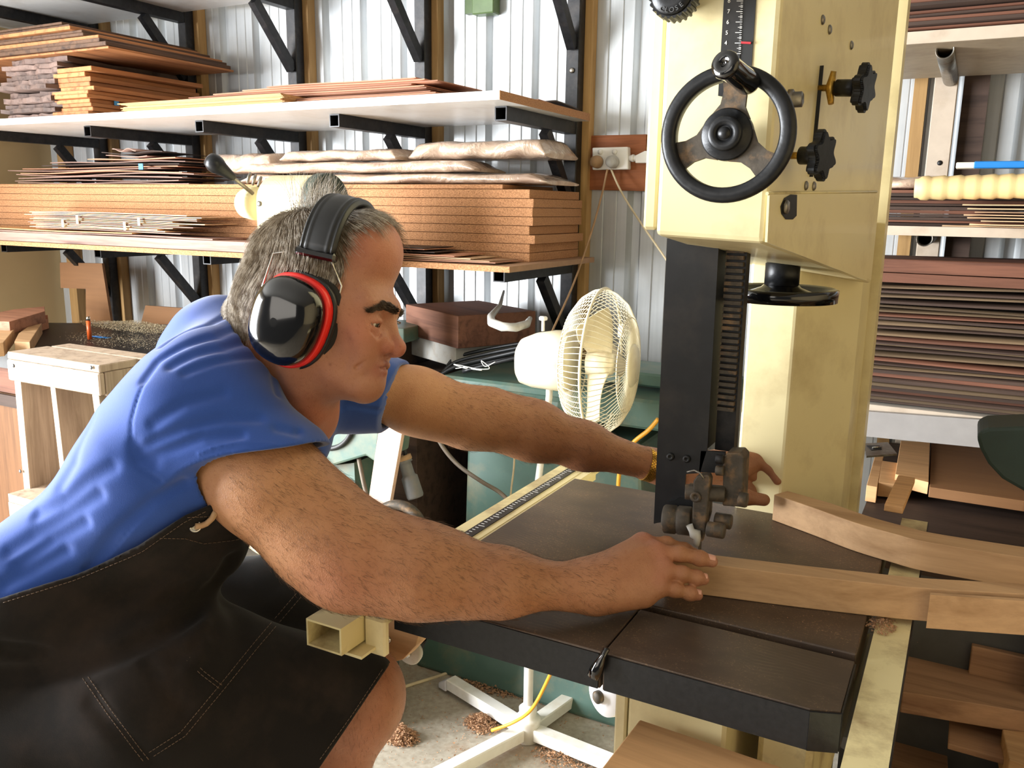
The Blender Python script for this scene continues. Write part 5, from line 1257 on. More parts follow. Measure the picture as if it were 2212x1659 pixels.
fT=[v(1290,1268,1.135),v(1345,1262,1.158),v(1400,1248,1.178),v(1440,1238,1.188)]; finger(arm,fT,[.016,.0135,.0115,.0095],.010)
for f in(fM,fR,fL,fI):
    for q in f[1:-1]: arm.add(Ell(q,[.0098]*3 if f is not fL else [.0088]*3,.006))
for f,w in((fM,.0052),(fR,.0048),(fL,.0044)):
    d=f[3]-f[2]; d/=np.linalg.norm(d); NAILS.append((f[3],d,w))
    for t in(.0,1.):
        c=f[1]*(1-t)+f[2]*t; up_=np.array([0,-.25,.97]); sd=np.cross(d,up_)
        for o in(-.002,.0012): arm.add(Groove([c+up_*.010+sd*.006+d*o,c+up_*.011+d*o,c+up_*.010-sd*.006+d*o],.0008,.0006))
# tendons on the back of the hand
for k in(kI,kM,kR): arm.add(Cap(wr*.35+k*.65+np.array([0,0,.012]),k+np.array([0,0,.007]),.0028,.0035,.010))
for k in range(7):
    a=v(712+k*9,1236-k*5,1.02); b=v(690+k*12,1262-k*3,1.02)
# far arm
far=Body()
sL=v(770,832,1.36)
far.add(Cap(sL,v(900,862,1.40),.050,.048,.03),Cap(v(900,862,1.40),v(1060,905,1.43),.046,.043,.03),Cap(v(1060,905,1.43),v(1150,930,1.45),.044,.045,.04),Cap(v(1150,930,1.45),v(1260,963,1.47),.045,.038,.04),Cap(v(1260,963,1.47),v(1410,1005,1.50),.037,.026,.03),Cap(v(900,880,1.39),v(1000,915,1.42),.036,.036,.04))
wl=v(1412,1005,1.50)
far.add(Cap(wl,v(1470,1010,1.51),.026,.026,.02),Cap(v(1450,1005,1.515),v(1585,996,1.53),.026,.020,.02),Cap(v(1450,1015,1.505),v(1585,1018,1.52),.024,.018,.02),Cap(v(1440,1020,1.50),v(1560,1040,1.51),.022,.015,.02))
F1=[v(1590,990,1.53),v(1634,992,1.53),v(1662,1012,1.525),v(1680,1038,1.517)]; finger(far,F1,[.0150,.0130,.0112,.0088],.006)
far.add(Cap(v(1560,1000,1.53),v(1612,1008,1.53),.022,.017,.015))
F2=[v(1590,1003,1.535),v(1632,1008,1.54),v(1656,1026,1.535),v(1670,1046,1.53)]; finger(far,F2,[.0145,.0125,.0105,.0085],.006)
F3=[v(1588,1016,1.53),v(1622,1024,1.54),v(1645,1040,1.54),v(1658,1056,1.54)]; finger(far,F3,[.0135,.0118,.0098,.0080],.006)
F4=[v(1580,1030,1.525),v(1602,1040,1.54),v(1622,1056,1.54),v(1632,1068,1.54)]; finger(far,F4,[.0120,.0105,.0090,.0078],.006)
FT=[v(1500,1035,1.495),v(1560,1062,1.485),v(1610,1074,1.476),v(1650,1080,1.472)]; finger(far,FT,[.017,.014,.0125,.0105],.010)
d=FT[3]-FT[2]; d/=np.linalg.norm(d)
# legs
leg=Body()
KN=v(758,1500,1.245)
leg.add(Cap(v(0,1480,1.16),KN,.082,.066,.04),Ell(v(782,1490,1.24),[.058,.052,.060],.04),Cap(v(760,1540,1.245),v(640,1880,1.26),.056,.050,.04),Cap(v(600,1350,1.42),v(0,1450,1.3),.06,.08,.03))
leg.add(Cap(v(690,1640,1.25),v(640,1860,1.30),.05,.045,.04))
foot=v(620,2350,1.42); foot[2]=.06
leg.add(Cap(v(640,1880,1.26),foot,.050,.036,.04),Cap(foot,foot+np.array([.17,.06,-.02]),.036,.030,.03))
far_kn=v(600,1350,1.42); ff=far_kn+np.array([-.22,.02,0]); ff[2]=.05
leg.add(Cap(far_kn,ff,.056,.038,.04),Cap(ff,ff+np.array([.17,.05,-.02]),.036,.030,.03))
def box_of(B,pad=.012):
    ps=[p for p in B.P if not isinstance(p,(Sub,Groove))]
    return np.min([p.lo for p in ps],0)-pad,np.max([p.hi for p in ps],0)+pad
parts=[]
for B,h in((head,.00145),(arm,.0015),(far,.0019),(leg,.0032)):
    lo,hi=box_of(B)
    if B is head: lo=np.maximum(lo,Hp(0,0,-190)-.2)
    V,Q=extract(B,lo,hi,h); parts.append((V,Q,B))
def lin(h): return np.array(srgb(h)[:3])
def blend(c,w,t): return c*(1-w[:,None])+t*w[:,None]
def gauss(V,p,r): return np.exp(-((V-p)**2).sum(1)/r**2)
allV,allQ,allT=[],[],[]; off=0
for V,Q,B in parts:
    base=np.tile(lin('#b8865f'),(len(V),1))
    if B is head:
        base[:]=lin('#a8755a')
        q=((V-HO)@HR.T)/(.001*HS)
        base=blend(base,.75*np.clip((q[:,2]-40)/40,0,1)*np.clip((q[:,0]-20)/40,0,1),lin('#ae6e55'))
        for p,r,c,w in(((126,0,-25),.016,'#b0604c',.7),((110,-15,-28),.014,'#a85a48',.7),((84,-44,-14),.026,'#bf705a',.5),((96,0,-60),.035,'#a87c66',.45),((110,0,-40),.018,'#9c7060',.5),((60,-50,-60),.04,'#b07c64',.4),((108,-6,-58),.0085,'#9c5a52',.85),((101,-18,-57),.010,'#9c5a52',.7),((101,-18,-50),.007,'#95564e',.5),((111,-6,-46),.006,'#95564e',.7)):
            base=blend(base,w*gauss(V,Hp(*p),r*HS),lin(c))
        for s,e in zip((-1,1),EYE): base=blend(base,.5*gauss(V,Hp(98,s*32,-7),.013),lin('#9d6355'))
        base=blend(base,.9*gauss(V,Hp(78,-56,-28),.0022),lin('#6b3d2c')); base=blend(base,.9*gauss(V,Hp(60,-52,-62),.002),lin('#6b3d2c'))
        base=blend(base,.5*np.clip((-95-q[:,2])/30,0,1),lin('#b36b55'))
    if B is arm or B is far:
        ax=(V-sR)@camr if B is arm else (V-sL)@camr
        base=blend(base,np.clip((ax-.10)/.2,0,1)*.75,lin('#9c6a49'))
        if B is arm:
            base=blend(base,.5*gauss(V,v(740,1250,1.03),.05),lin('#ac6c5a'))
            for k in(kI,kM,kR,kL): base=blend(base,.55*gauss(V,k+np.array([0,0,.01]),.016),lin('#b87864'))
            for f in(fM,fR,fL): base=blend(base,.5*gauss(V,f[3],.012),lin('#b98070'))
            base=blend(base,.4*gauss(V,v(1330,1250,1.10),.05),lin('#c08a6c'))
        else: base=blend(base,np.clip((ax-.18)/.2,0,1)*.6,lin('#86573c'))
    if B is leg: base[:]=lin('#aa7356'); 
    allV.append(V); allQ.append(Q+off); allT.append(base); off+=len(V)
V=np.concatenate(allV); Q=np.concatenate(allQ); T=np.concatenate(allT)
ORG=np.array([foot[0]-.1,foot[1],0])
man=thing('person','man in blue t-shirt and ear muffs leaning over the saw table','person',ORG)
body=npmesh('body',V,Q,'skin',man,ORG,T)
# eyes
for s,e in zip((-1,1),EYE):
    look=hx*.86+hy*(-.05)-hup*.35+hy*0; look/=np.linalg.norm(look)
    look=hx*cos(.22)-hup*sin(.22)-hy*.05; look/=np.linalg.norm(look)
    M=axisM(e-ORG,look); r=.0122*HS
    m=MB(); m.lathe([(0,-r)]+[(r*sin(pi*k/20),-r*cos(pi*k/20)) for k in range(1,20)]+[(0,r)],36,M); ey=m.build('eyeball','eye_white',man)
    m=MB(); a0=.46; m.lathe([(r*1.004*sin(a0),r*1.004*cos(a0)),(r*1.012*sin(a0*.6),r*1.012*cos(a0*.6)),(0,r*1.016)],30,M); m.build('iris','iris',ey)
    m=MB(); a0=.19; m.lathe([(r*1.02*sin(a0),r*1.02*cos(a0)),(0,r*1.022)],24,M); m.build('pupil','pupil',ey)
# nails
for p,d,w in NAILS:
    up_=np.array([0,-.18,1.]); up_-=d*(up_@d); up_/=np.linalg.norm(up_); sd=np.cross(up_,d)
    m=MB(); c=p-ORG-d*.0045
    def fn(u,v_): 
        a=(u-.5)*1.9; rr={.0052:.0091,.0048:.0087,.0044:.0082}[w]
        return Vector(c+sd*sin(a)*rr*.86+up_*(cos(a)*rr+.0004)+d*((v_-.5)*.011+.001)*(1-.25*abs(u-.5)))
    m.sheet(fn,8,5,.0003); m.build('fingernail','nail',man,smooth=True)
# ---------- clothes ----------
def proj(P):
    q=P-CAM; z=q@cf; return W/2+F*(q@cr)/z, H/2-F*(q@cu)/z, z
def surf(x,y,fn,d0=.85,d1=2.2,it=90):
    """where the view line through x,y first meets the surface fn"""
    d=d0
    for _ in range(it):
        p=D(x,y,d)[None]; s=float(fn(p)[0])
        if abs(s)<2e-4: break
        d+=max(s,.0004)*.8
        if d>d1: return None
    return D(x,y,d)
def sdir(x,y,z): q=camr*x+camu*y-camf*z; return q/np.linalg.norm(q)
torso=Body(.18)
P0,P1,P2,P3=v(-85,1545,1.17),v(135,1260,1.17),v(390,1010,1.17),v(515,818,1.20)
for s in(-.072,.072):
    o=camf*s
    torso.add(Cap(P0+o,P1+o,.106,.084,.05),Cap(P1+o,P2+o,.084,.087,.06),Cap(P2+o,P3+o,.087,.074,.06))
torso.add(Cap(P2,v(400,1010,1.17),.09,.065,.05),Cap(v(385,900,1.14),v(445,900,1.08),.070,.066,.06),Cap(v(470,800,1.25),v(740,835,1.34),.085,.066,.07),Cap(v(480,730,1.22),v(540,760,1.2),.055,.055,.05),
  Cap(v(520,900,1.22),v(640,960,1.26),.075,.05,.05))
sl=Body(.18)
sl.add(Cap(v(430,885,1.085),v(580,1030,1.075),.079,.087,.04),Cap(v(745,830,1.345),v(900,868,1.395),.066,.060,.04))
base_sh=Body(.18); base_sh.P=torso.P+sl.P
class Cut:
    """a primitive cut off square by a plane"""
    def __init__(s,p,n,q,k=.004,sh=0): s.p=p; s.n=n; s.q=q; s.k=p.k; s.lo=p.lo; s.hi=p.hi
    def d(s,P): return smax(s.p.d(P),(P-s.q)@s.n,.002)
nA=sdir(.16,-.97,.10); pA=v(520,985,1.06); nB=sdir(.86,-.30,.15); pB=v(862,842,1.39)
LOOSE=Cap(v(415,900,1.09),v(452,1020,1.095),.058,.060,.03); nC=sdir(-.25,-.95,.15); pC=v(400,1052,1.08)
base_sh.P=torso.P+[Cut(sl.P[0],nA,pA),Cut(LOOSE,nC*-1 if False else nC,pC),Cut(sl.P[1],nB,pB)]
ring_c=v(586,808,1.185)
def wr_noise(P,s=1.):
    a=P@np.array([31.,17.,-23.]); b=P@np.array([-14.,29.,19.]); c=P@np.array([9.,-12.,33.])
    return s*(np.sin(a+1.8*np.sin(b*.9))+.6*np.sin(2.1*b+1.5*np.sin(a*.7+c))+.4*np.sin(3.3*c+2*np.sin(b)))
FOLDS=[]
def shirt_outer(P,lo=None,hi=None):
    d=base_sh(P,lo,hi)+.0011*wr_noise(P)
    for g in FOLDS:
        if lo is not None and (np.any(g.lo>hi) or np.any(g.hi<lo)): continue
        d=d+g.d(P)
    return d
def fold(px,w,dep):
    pts=[surf(x,y,shirt_outer) for x,y in px]; pts=[p for p in pts if p is not None]
    if len(pts)>1: FOLDS.append(Groove(pts,w,dep))
LF=[([(345,775),(305,840),(283,910),(283,970),(300,1010),(345,1040)],.0022,.0026),
 ([(300,1120),(250,1180),(200,1220)],.0018,.0015),
 ([(500,675),(450,700),(400,715),(350,745)],.006,.005),([(530,700),(470,725),(400,745),(340,780),(310,820)],.006,.006),([(540,735),(480,752),(420,765),(370,790)],.006,.006),
 ([(555,770),(500,775),(440,790),(400,805)],.005,.004),([(600,850),(590,800),(560,760),(540,720)],.006,.004),
 ([(560,905),(480,905),(400,925),(340,950),(300,975)],.006,.005),([(520,940),(440,945),(360,975),(310,990)],.006,.005),([(480,850),(400,870),(330,915)],.007,.004),
 ([(600,925),(640,935),(680,990)],.006,.005),([(330,1000),(300,990),(290,960)],.008,.004),
 ([(395,1045),(330,1080),(250,1150),(190,1230)],.007,.005),([(200,900),(160,1000),(130,1050)],.01,.003),
 ([(240,1010),(190,1040),(130,1090),(80,1110)],.009,.006),([(210,1070),(150,1110),(70,1160),(20,1190)],.009,.006),([(180,1130),(110,1170),(40,1220)],.008,.006),([(140,1190),(70,1230),(10,1260)],.008,.005),
 ([(430,980),(460,968),(520,955),(590,960),(640,985)],.0018,-.0022),
 ([(690,880),(700,840),(695,820)],.005,.004),([(740,880),(752,850),(750,820)],.005,.004),([(800,872),(840,850),(870,800)],.003,.002),([(720,870),(780,880),(820,888)],.004,.003)]
for a,w,dd in LF: fold(a,w,dd)
neckcut=Cap(ring_c+ (ring_c-HO)*.02,Hp(0,0,10),.062,.10)
neckcut2=Cap(v(650,905,1.16),v(720,860,1.12),.030,.05)
def shirt_fn(P,lo=None,hi=None):
    d=shirt_outer(P,lo,hi); d=np.maximum(d,-(base_sh(P,lo,hi)+.013))
    # open the cuffs: hollow where the arms come out
    for c,n,q in((sl.P[0],nA,pA),(LOOSE,nC,pC),(sl.P[1],nB,pB)):
        hol=smax(c.d(P)+.009,-((P-q)@n+.035),.002); d=np.maximum(d,-hol)
    d=smax(d,-neckcut.d(P),.003); d=smax(d,-neckcut2.d(P),.003)
    px,py,z=proj(P); d=np.maximum(d,(py-(1360+.0*px))*z/F*.7)
    return d
lo=np.minimum(P0,P3)-.35; 
B0=Body(); B0.P=base_sh.P; lo,hi=box_of(B0,.02)
Vs,Qs=extract(shirt_fn,lo,hi,.0024)
npmesh('t_shirt',Vs,Qs,'shirt_blue',man,ORG)
# collar band
# ---------- apron ----------
lap=Body(.18); LAPK=.07
lap.add(Cap(v(-160,1560,1.15),v(330,1500,1.12),.150,.125,.06),Cap(v(330,1500,1.12),v(755,1514,1.225),.125,.080,.06),
 Cap(v(-60,1420,1.35),v(560,1325,1.40),.14,.085,.07),Cap(v(560,1325,1.40),v(640,1345,1.36),.075,.06,.06),Cap(v(300,1420,1.27),v(690,1420,1.36),.10,.06,.08),Cap(v(100,1640,1.10),v(640,1700,1.17),.11,.085,.07),Cap(v(150,1900,1.08),v(560,2000,1.17),.11,.085,.08))
def edge_y(px): return np.interp(px,[-400,0,160,300,400,455,600,900],[1370,1290,1240,1182,1112,1086,1050,1000])
AF=[]
BIB=Cap(v(300,1260,1.16),v(436,1168,1.14),.085,.060)
def apron_outer(P,lo=None,hi=None):
    px,py,z=proj(P)
    bib=smin(base_sh(P,lo,hi)-.0125,BIB.d(P),.04)
    bib=smax(bib,(edge_y(px)-py)*z/F*.9,.003)
    bib=np.maximum(bib,(P-v(560,1100,1.2))@camr)
    d=smin(bib,lap(P,lo,hi),.035)+.0012*wr_noise(P*.8)
    for g in AF: d=d+g.d(P)
    return d
def afold(px,w,dep):
    pts=[surf(x,y,apron_outer) for x,y in px]; pts=[p for p in pts if p is not None]
    if len(pts)>1: AF.append(Groove(pts,w,dep))
for a,w,dd in [([(-40,1462),(80,1458),(170,1446),(260,1412),(350,1370),(420,1325),(470,1262),(500,1215)],.010,.026),([(0,1392),(60,1398),(100,1408),(60,1415),(10,1405)],.006,.006),
  ([(170,1440),(300,1400),(400,1395),(440,1350),(450,1300)],.008,-.010),([(500,1310),(520,1400),(500,1480)],.02,.006),([(440,1390),(420,1430),(400,1450)],.01,-.006),([(320,1430),(345,1480),(400,1530)],.008,.004),([(0,1360),(150,1350),(300,1300),(400,1240)],.012,-.004),([(200,1520),(330,1640)],.012,.004)]: afold(a,w,dd)
def hemcut(P):
    px,py,z=proj(P); return ((px-845)*229+(py-1430)*155)/276.5*z/F     # keeps the left of the line (845,1430)-(690,1659)
def apron_fn(P,lo=None,hi=None):
    d=apron_outer(P,lo,hi); l_=lap(P,lo,hi); d=np.maximum(d,-(np.minimum(np.minimum(l_,base_sh(P,lo,hi)-.0125),BIB.d(P))+.032)); hc=hemcut(P)
    d=np.maximum(d,-smax(l_+.007,-(hc+.05),.002)); return np.maximum(d,hc)
B0=Body(); B0.P=torso.P+lap.P; lo,hi=box_of(B0,.02); hi[2]=min(hi[2],1.40); lo[2]=max(lo[2],.45)
Va,Qa=extract(lambda P,a=None,b=None:np.maximum(apron_fn(P,a,b),.46-P[:,2]),lo,hi,.0032)
apron=npmesh('apron','x' and Va,Qa,'apron_cloth',man,ORG)
SRF=lambda P:apron_fn(P)
def on_apron(px,n=10,fn=None,off=.0008):
    out=[]
    for (x0,y0),(x1,y1) in zip(px,px[1:]):
        L=max(2,int(hypot(x1-x0,y1-y0)/9))
        for k in range(L):
            t=k/L; p=surf(x0+(x1-x0)*t,y0+(y1-y0)*t,fn or SRF)
            if p is not None: out.append(p-(p-CAM)/np.linalg.norm(p-CAM)*off-ORG)
    return out
def stitch(px,r=.0004):
    m=MB(); P=on_apron(px)
    for a,b in zip(P,P[1:]):
        if np.linalg.norm(b-a)<.07: m.tube([a,a+(b-a)*.72],r,4)
    m.build('stitch_line','stitch',man)
def shift(px,dx,dy): return [(x+dx,y+dy) for x,y in px]
e_=[(x,float(edge_y(x))) for x in range(4,456,30)]
stitch(shift(e_,3,13)); 
s1=[(650,1290),(560,1395),(483,1490),(400,1590),(322,1640)]; stitch(s1); stitch(shift(s1,-10,-8))
s2=[(168,1450),(230,1540),(290,1620),(318,1655)]; stitch(s2); stitch(shift(s2,12,-3))
s3=[(410,1420),(440,1450),(490,1488)]; stitch(s3); stitch(shift(s3,-6,7))
stitch([(345,1163),(400,1164),(440,1175),(500,1168),(528,1163)]); stitch([(405,1118),(450,1116),(505,1118)]); s4=[(826,1446),(760,1545),(684,1650)]; stitch(s4)
p=surf(422,1137,SRF)
if p is not None:
    n_=(CAM-p)/np.linalg.norm(CAM-p); m=MB(); m.lathe([(.0045,0),(.0055,.001),(.0070,.001),(.0075,0)],20,axisM(p-ORG+n_*.001,n_)); m.build('grommet','chrome',man)
    pts=[p-ORG+n_*.004]+[surf(x,y,lambda P:np.minimum(apron_fn(P),shirt_fn(P)))-ORG+n_*o for x,y,o in((434,1136,.006),(446,1131,.008),(458,1120,.008),(466,1106,.006))]
    m=MB(); m.tube(pts,.0038,8); m.build('apron_cord','leather',man,smooth=True)
# ---------- watch ----------
wt=thing('wristwatch','gold and steel expanding watch band on the far wrist','watch',v(1404,1004,1.497))
ax_=(v(1430,1008,1.503)-v(1370,992,1.49)); ax_/=np.linalg.norm(ax_)
m=MB(); Mw=axisM((0,0,0),ax_); 
for r_ in range(7):
    for k in range(40):
        a=2*pi*(k+.5*(r_%2))/40; c=Mw@Vector((.0285*cos(a),.0285*sin(a),-.009+.003*r_)); m.box(c,(.0036,.0036,.0026),(Mw.to_3x3()@Matrix.Rotation(a,3,'Z')))
m.build('band','brass',wt); m=MB(); m.lathe([(.0275,-.009),(.0282,-.008),(.0282,.008),(.0275,.009)],36,Mw); m.build('lining','steel_dull',wt)

# ---------- ear muffs ----------
mu=thing('ear_muffs','black ear muffs with red trim worn over the head','ear muffs',HO)
def L_(x,y,z): return Vector(Hp(x,y,z)-HO)
def cup(s,front):
    n_=-hy if s<0 else hy
    c=(D(618,694,1.035)-HO) if s<0 else -np.array(hy)*0+ (Hp(-8,100,-14)-HO)
    nn=n_+ ((hx*-.12-hup*.20) if s<0 else 0); nn/=np.linalg.norm(nn)
    upc=hup*.97+hx*.20; M=axisM(c,nn,upc)
    hh,ww=.0545,.0455
    def loop(m,prof,seg=56,q=.82):
        bm=m.bm; rings=[]
        for k_,z in prof:
            ring=[]
            for k in range(seg):
                a=2*pi*k/seg; ca,sa=cos(a),sin(a)
                ring.append(bm.verts.new(M@Vector((hh*k_*np.sign(ca)*abs(ca)**q,ww*k_*np.sign(sa)*abs(sa)**q*(1+.06*ca),z))))
            rings.append(ring)
        for a,b in zip(rings,rings[1:]):
            for k in range(seg): f=bm.faces.new((a[k],a[(k+1)%seg],b[(k+1)%seg],b[k])); f.smooth=True
        f=bm.faces.new(rings[0][::-1]); bm.faces.new(rings[-1]); f.smooth=True
    m=MB(); loop(m,[(.97,-.010),(1.0,-.007),(1.0,.001),(.975,.008),(.90,.016),(.76,.0215),(.55,.025),(.3,.0265),(.1,.027)]); cu_=m.build('cup','gloss_black',mu)
    m=MB(); loop(m,[(1.02,-.0205),(1.07,-.0195),(1.07,-.0095),(1.03,-.0075)]); m.build('red_trim','muff_red',mu)
    m=MB(); loop(m,[(1.09,-.028),(1.12,-.026),(1.12,-.021),(1.08,-.0197)]); m.build('backing_plate','vinyl_black',mu)
    m=MB(); loop(m,[(.98,-.050),(1.10,-.046),(1.14,-.038),(1.12,-.030),(1.05,-.0283)]); m.build('cushion','foam_black',mu)
    return M,nn,c
Mc,nc,cc=cup(-1,True); Mf,nf,cf_=cup(1,False)
_n=((D(684,546,1.045)-HO)@HR.T)/(.001*HS); _c=((D(768,441,1.13)-HO)@HR.T)/(.001*HS)
def archp(a):
    t=sin(a)
    return (_n[0]+(_c[0]-_n[0])*t, _n[1]*cos(a), _n[2]+(_c[2]-_n[2])*t**.75)
def arch(a): return (-4+12*sin(a),-92*cos(a),66+ 92*sin(a)) if False else None
m=MB(); bm=m.bm; rings=[]; n=48; tw=.0245
for i in range(n+1):
    a=pi*(i/n); x,y,z=archp(a)
    p=Hp(x,y,z)-HO; tn=(Hp(x+0,-88*cos(a+.02),70+90*max(0,sin(a+.02))**.9)-Hp(x,-88*cos(a-.02),70+90*max(0,sin(a-.02))**.9)); 
    nrm=hy*(-cos(a))*1.0+hup*sin(a); wdir=hx*.98-hup*0.0+0*hy; ring=[]
    for k in range(60):
        b=2*pi*k/60; u_,w_=cos(b),sin(b); uu=np.sign(u_)*abs(u_)**.45; ww_=np.sign(w_)*abs(w_)**.7
        th=.0055*ww_+(.0010*cos(7*pi*uu) if w_>0 else 0)
        ring.append(bm.verts.new(p+wdir*tw*uu+nrm*th))
    rings.append(ring)
for a,b in zip(rings,rings[1:]):
    for k in range(60): f=bm.faces.new((a[k],a[(k+1)%60],b[(k+1)%60],b[k])); f.smooth=True
bm.faces.new(rings[0][::-1]); bm.faces.new(rings[-1]); m.build('headband','vinyl_black',mu)
for s in(-1,1):
    m=MB(); c=Hp(_n[0],-s*_n[1],_n[2]-2)-HO; R3=Matrix((Vector(hx),Vector(hy),Vector(hup))).transposed(); m.box(c,(.054,.014,.011),R3,.003); m.build('band_clip','gloss_black',mu)
    # spring wires from band end round both sides of the cup
    for sx in(-1,1):
        if s<0:
            q=[Hp(_n[0]+sx*18,_n[1],_n[2]-3)-HO]
            w_px=[(590,548),(573,600),(560,640)] if sx<0 else [(722,580),(738,618),(727,660),(716,690)]
            q+=[D(x,y,1.052)-HO for x,y in w_px]
            if sx<0: q.insert(1,D(640,540,1.055)-HO)
        else: q=[Hp(_n[0]+sx*16,-_n[1],_n[2])-HO,Hp(-10+sx*46,100,40)-HO,Hp(-10+sx*52,104,0)-HO]
        m=MB(); m.tube(q,.0012,8); m.build('spring_wire','chrome',mu,smooth=True)
        if s<0:
            c=q[-1]; c2=(D(547,690,1.050)-HO) if sx<0 else (D(693,735,1.050)-HO)
            m=MB(); m.tube([c+ (c-c2)*.15,(c+c2)/2,c2],[.0045,.005,.0045],10); m.build('wire_holder','vinyl_black',mu,smooth=True)
m=MB(); m.lathe([(.006,-.004),(.006,.004),(0,.005)],16,axisM(D(702,716,1.052)-HO,nc)); m.build('red_pivot','muff_red',mu)
# ---------- hair ----------
def strands(name,roots,normals,flow,length,r0,mat,parent,origin,npt=5,curl=.15,lift=.5,jit=.25,seed=1,gravity=0):
    g=np.random.default_rng(seed); n=len(roots); L=length*g.uniform(.6,1.25,n) if np.isscalar(length) else length*g.uniform(.7,1.2,n)
    dirv=flow+normals*lift+g.normal(0,jit,(n,3)); dirv/=np.linalg.norm(dirv,axis=1)[:,None]
    dirv+=g.normal(0,jit*.5,(n,3)); pts=[roots-normals*.0008]; cur=roots.copy(); dd=dirv+normals*.25
    for k in range(1,npt):
        dd=dd*.8+flow*.28+g.normal(0,curl,(n,3))*.35-normals*.05*k; nd=dd/np.linalg.norm(dd,axis=1)[:,None]; cur=cur+nd*(L/(npt-1))[:,None]; pts.append(cur.copy())
    Pn=np.stack(pts,1); t=np.gradient(Pn,axis=1); t/=np.linalg.norm(t,axis=2)[...,None]+1e-12
    u1=np.cross(t,normals[:,None,:]+1e-3); u1/=np.linalg.norm(u1,axis=2)[...,None]+1e-12; u2=np.cross(t,u1)
    rr=r0*np.array([1,1,.9,.7,.25] if npt==5 else np.linspace(1,.25,npt)); Vv=[]
    for a in(0,2.094,4.189): Vv.append(Pn+(u1*cos(a)+u2*sin(a))*rr[None,:,None])
    Vv=np.stack(Vv,2).reshape(-1,3)   # n,npt,3ring
    base=(np.arange(n)*npt*3)[:,None,None]+ (np.arange(npt-1)*3)[None,:,None]; k=np.arange(3)[None,None,:]; k2=(k+1)%3
    Qh=np.stack([base+k,base+k2,base+3+k2,base+3+k],-1).reshape(-1,4)
    return npmesh(name,Vv,Qh,mat,parent,origin)
def vnormals(fn,V,e=4e-4):
    g=np.stack([fn(V+np.eye(3)[i]*e)-fn(V-np.eye(3)[i]*e) for i in range(3)],1); return g/np.linalg.norm(g,axis=1)[:,None]
hv=parts[0][0]; q=((hv-HO)@HR.T)/(.001*HS)
def scalp(q):
    x,y,z=q.T; xf=np.interp(z,[-10,5,50,75,95,112,125,145],[34,42,52,44,44,58,66,70]); xf=np.where(np.abs(y)<40,np.maximum(xf,np.interp(z,[90,112,125,145],[50,70,66,68])),xf)
    zb=np.interp(x,[-100,-60,-20,0,30],[-48,-58,-45,-12,-12]); return (x<xf)&(z>zb)
mk=scalp(q)
# tint the scalp under the hair
col=body.data.color_attributes['tone']; buf=np.zeros(len(body.data.vertices)*4,np.float32); col.data.foreach_get('color',buf); buf=buf.reshape(-1,4); idx=np.where(mk)[0]
buf[idx,:3]=lin('#7d6a58'); 
g=np.random.default_rng(5); jit=q+g.normal(0,2.5,q.shape); mk2=scalp(jit); ok=np.where(mk2)[0]
sel=g.choice(ok,26000,replace=False); R0=hv[sel]; N0=vnormals(head,R0); q0=q[sel]
crown=Hp(-48,10,128); fl=R0-crown; fl=fl-N0*(fl*N0).sum(1)[:,None]; fl/=np.linalg.norm(fl,axis=1)[:,None]+1e-9
down=-hup[None]+hx[None]*-.25; dn=down-N0*(down*N0).sum(1)[:,None]; dn/=np.linalg.norm(dn,axis=1)[:,None]+1e-9
w=np.clip((90-q0[:,2])/50,0,1)[:,None]; fl=fl*(1-w)+dn*w
Lh=np.interp(q0[:,2],[-60,0,60,110,150],[.012,.018,.026,.030,.026]); half=len(sel)*6//10
strands('hair',R0[:half],N0[:half],fl[:half],Lh[:half],.00021,'hair_grey',man,ORG,lift=.20,jit=.09,seed=2)
strands('hair_underlayer',R0[half:],N0[half:],fl[half:],Lh[half:]*.8,.00020,'hair_under',man,ORG,lift=.15,jit=.09,seed=3)
near_c=np.where(mk2&(np.linalg.norm(hv-Hp(-30,0,135),axis=1)<.04))[0]; sel=g.choice(near_c,min(380,len(near_c)),replace=False); R1=hv[sel]; N1=vnormals(head,R1)
strands('hair_tuft',R1,N1,N1*.9+hx*.3+g.normal(0,.3,N1.shape),.048,.00021,'hair_grey',man,ORG,lift=.6,jit=.30,seed=4)
body.data.color_attributes['tone'].data.foreach_set('color',buf.ravel())
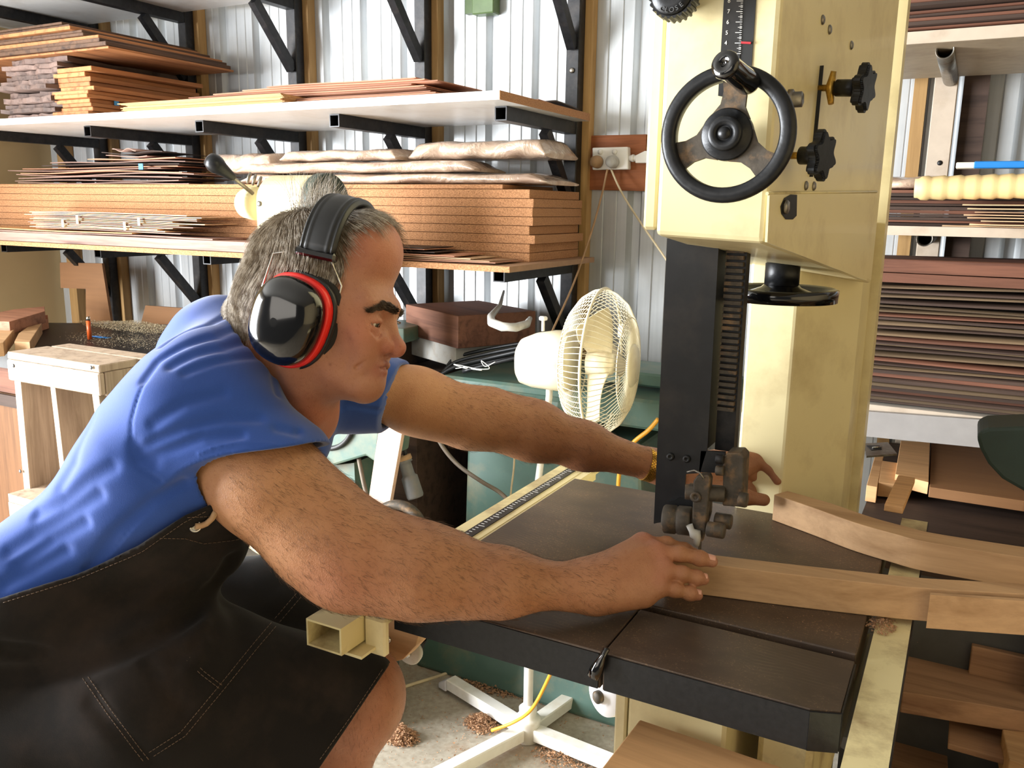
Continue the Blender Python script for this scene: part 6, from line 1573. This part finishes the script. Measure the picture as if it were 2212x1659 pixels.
# eyebrows
for s in(-1,1):
    x,y,z=q.T; t=(np.abs(y)-5)/45; zc=np.interp(t,[0,.5,1],[20,22,9]); br=np.where((np.sign(y)==s)&(t>0)&(t<1)&(np.abs(z-zc)<np.interp(t,[0,.3,1],[3.4,3.9,1.7]))&(x>60))[0]
    if len(br)<20: continue
    sel=g.choice(br,1500,replace=True); R1=hv[sel]+g.normal(0,.0006,(1500,3)); N1=vnormals(head,R1); f_=hy[None]*s*.9-hx[None]*.4+hup[None]*.15; f_=f_-N1*(f_*N1).sum(1)[:,None]
    strands('eyebrow',R1,N1,f_,.010,.00026,'brow_hair',man,ORG,lift=.35,jit=.18,seed=6)
# arm hair
for (B,i,nn_,L,seed) in((arm,1,5200,.011,7),(far,2,2200,.010,8),(leg,3,900,.011,9)):
    Vb=parts[i][0]; 
    if B is arm: c=((Vb-v(560,1030,1.08))@camr>-.02)&((Vb-v(1330,1250,1.1))@camr<0)
    elif B is far: c=((Vb-v(960,900,1.4))@camr>0)&((Vb-v(1400,1000,1.5))@camr<0)
    else: c=((Vb-v(640,1500,1.2))@camr>0)&(Vb[:,2]>.5)
    ok=np.where(c)[0]; sel=g.choice(ok,nn_,replace=False); R1=Vb[sel]; N1=vnormals(B,R1); ax=wR-eR; ax=ax/np.linalg.norm(ax) if B is not leg else np.array([0,0,-1.]); 
    f_=ax[None]*.8+np.array([0,0,-.5])[None]+g.normal(0,.2,N1.shape); f_=f_-N1*(f_*N1).sum(1)[:,None]
    strands('body_hair',R1,N1,f_,L,.00013,'hair_brown',man,ORG,lift=.35,jit=.2,seed=seed)
# ================= light =================
w=bpy.data.worlds.new('World'); S.world=w; w.use_nodes=True; bg=w.node_tree.nodes['Background']; bg.inputs[0].default_value=(.95,.93,.88,1); bg.inputs[1].default_value=.16
def area(name,loc,dirv,sx,sy,power,col):
    l=bpy.data.lights.new(name,'AREA'); l.shape='RECTANGLE'; l.size=sx; l.size_y=sy; l.energy=power; l.color=col
    o=bpy.data.objects.new(name,l); COL.objects.link(o); o.location=loc; o.rotation_euler=Vector(dirv).to_track_quat('-Z','Y').to_euler(); return o
area('daylight_doorway',(-4.15,-.75,1.35),(1,.2,0),2.3,2.1,900,(.94,.97,1.0))
area('fill_behind_camera',(-1.3,-2.4,2.0),(.12,1,-.28),2.2,1.2,26,(1,.93,.84))  # added warm fill from behind the camera, brightens the man's near side
S.view_settings.view_transform='Standard'; S.view_settings.look='None'; S.view_settings.gamma=1; S.view_settings.use_curve_mapping=False
S.view_settings.exposure=-0.08
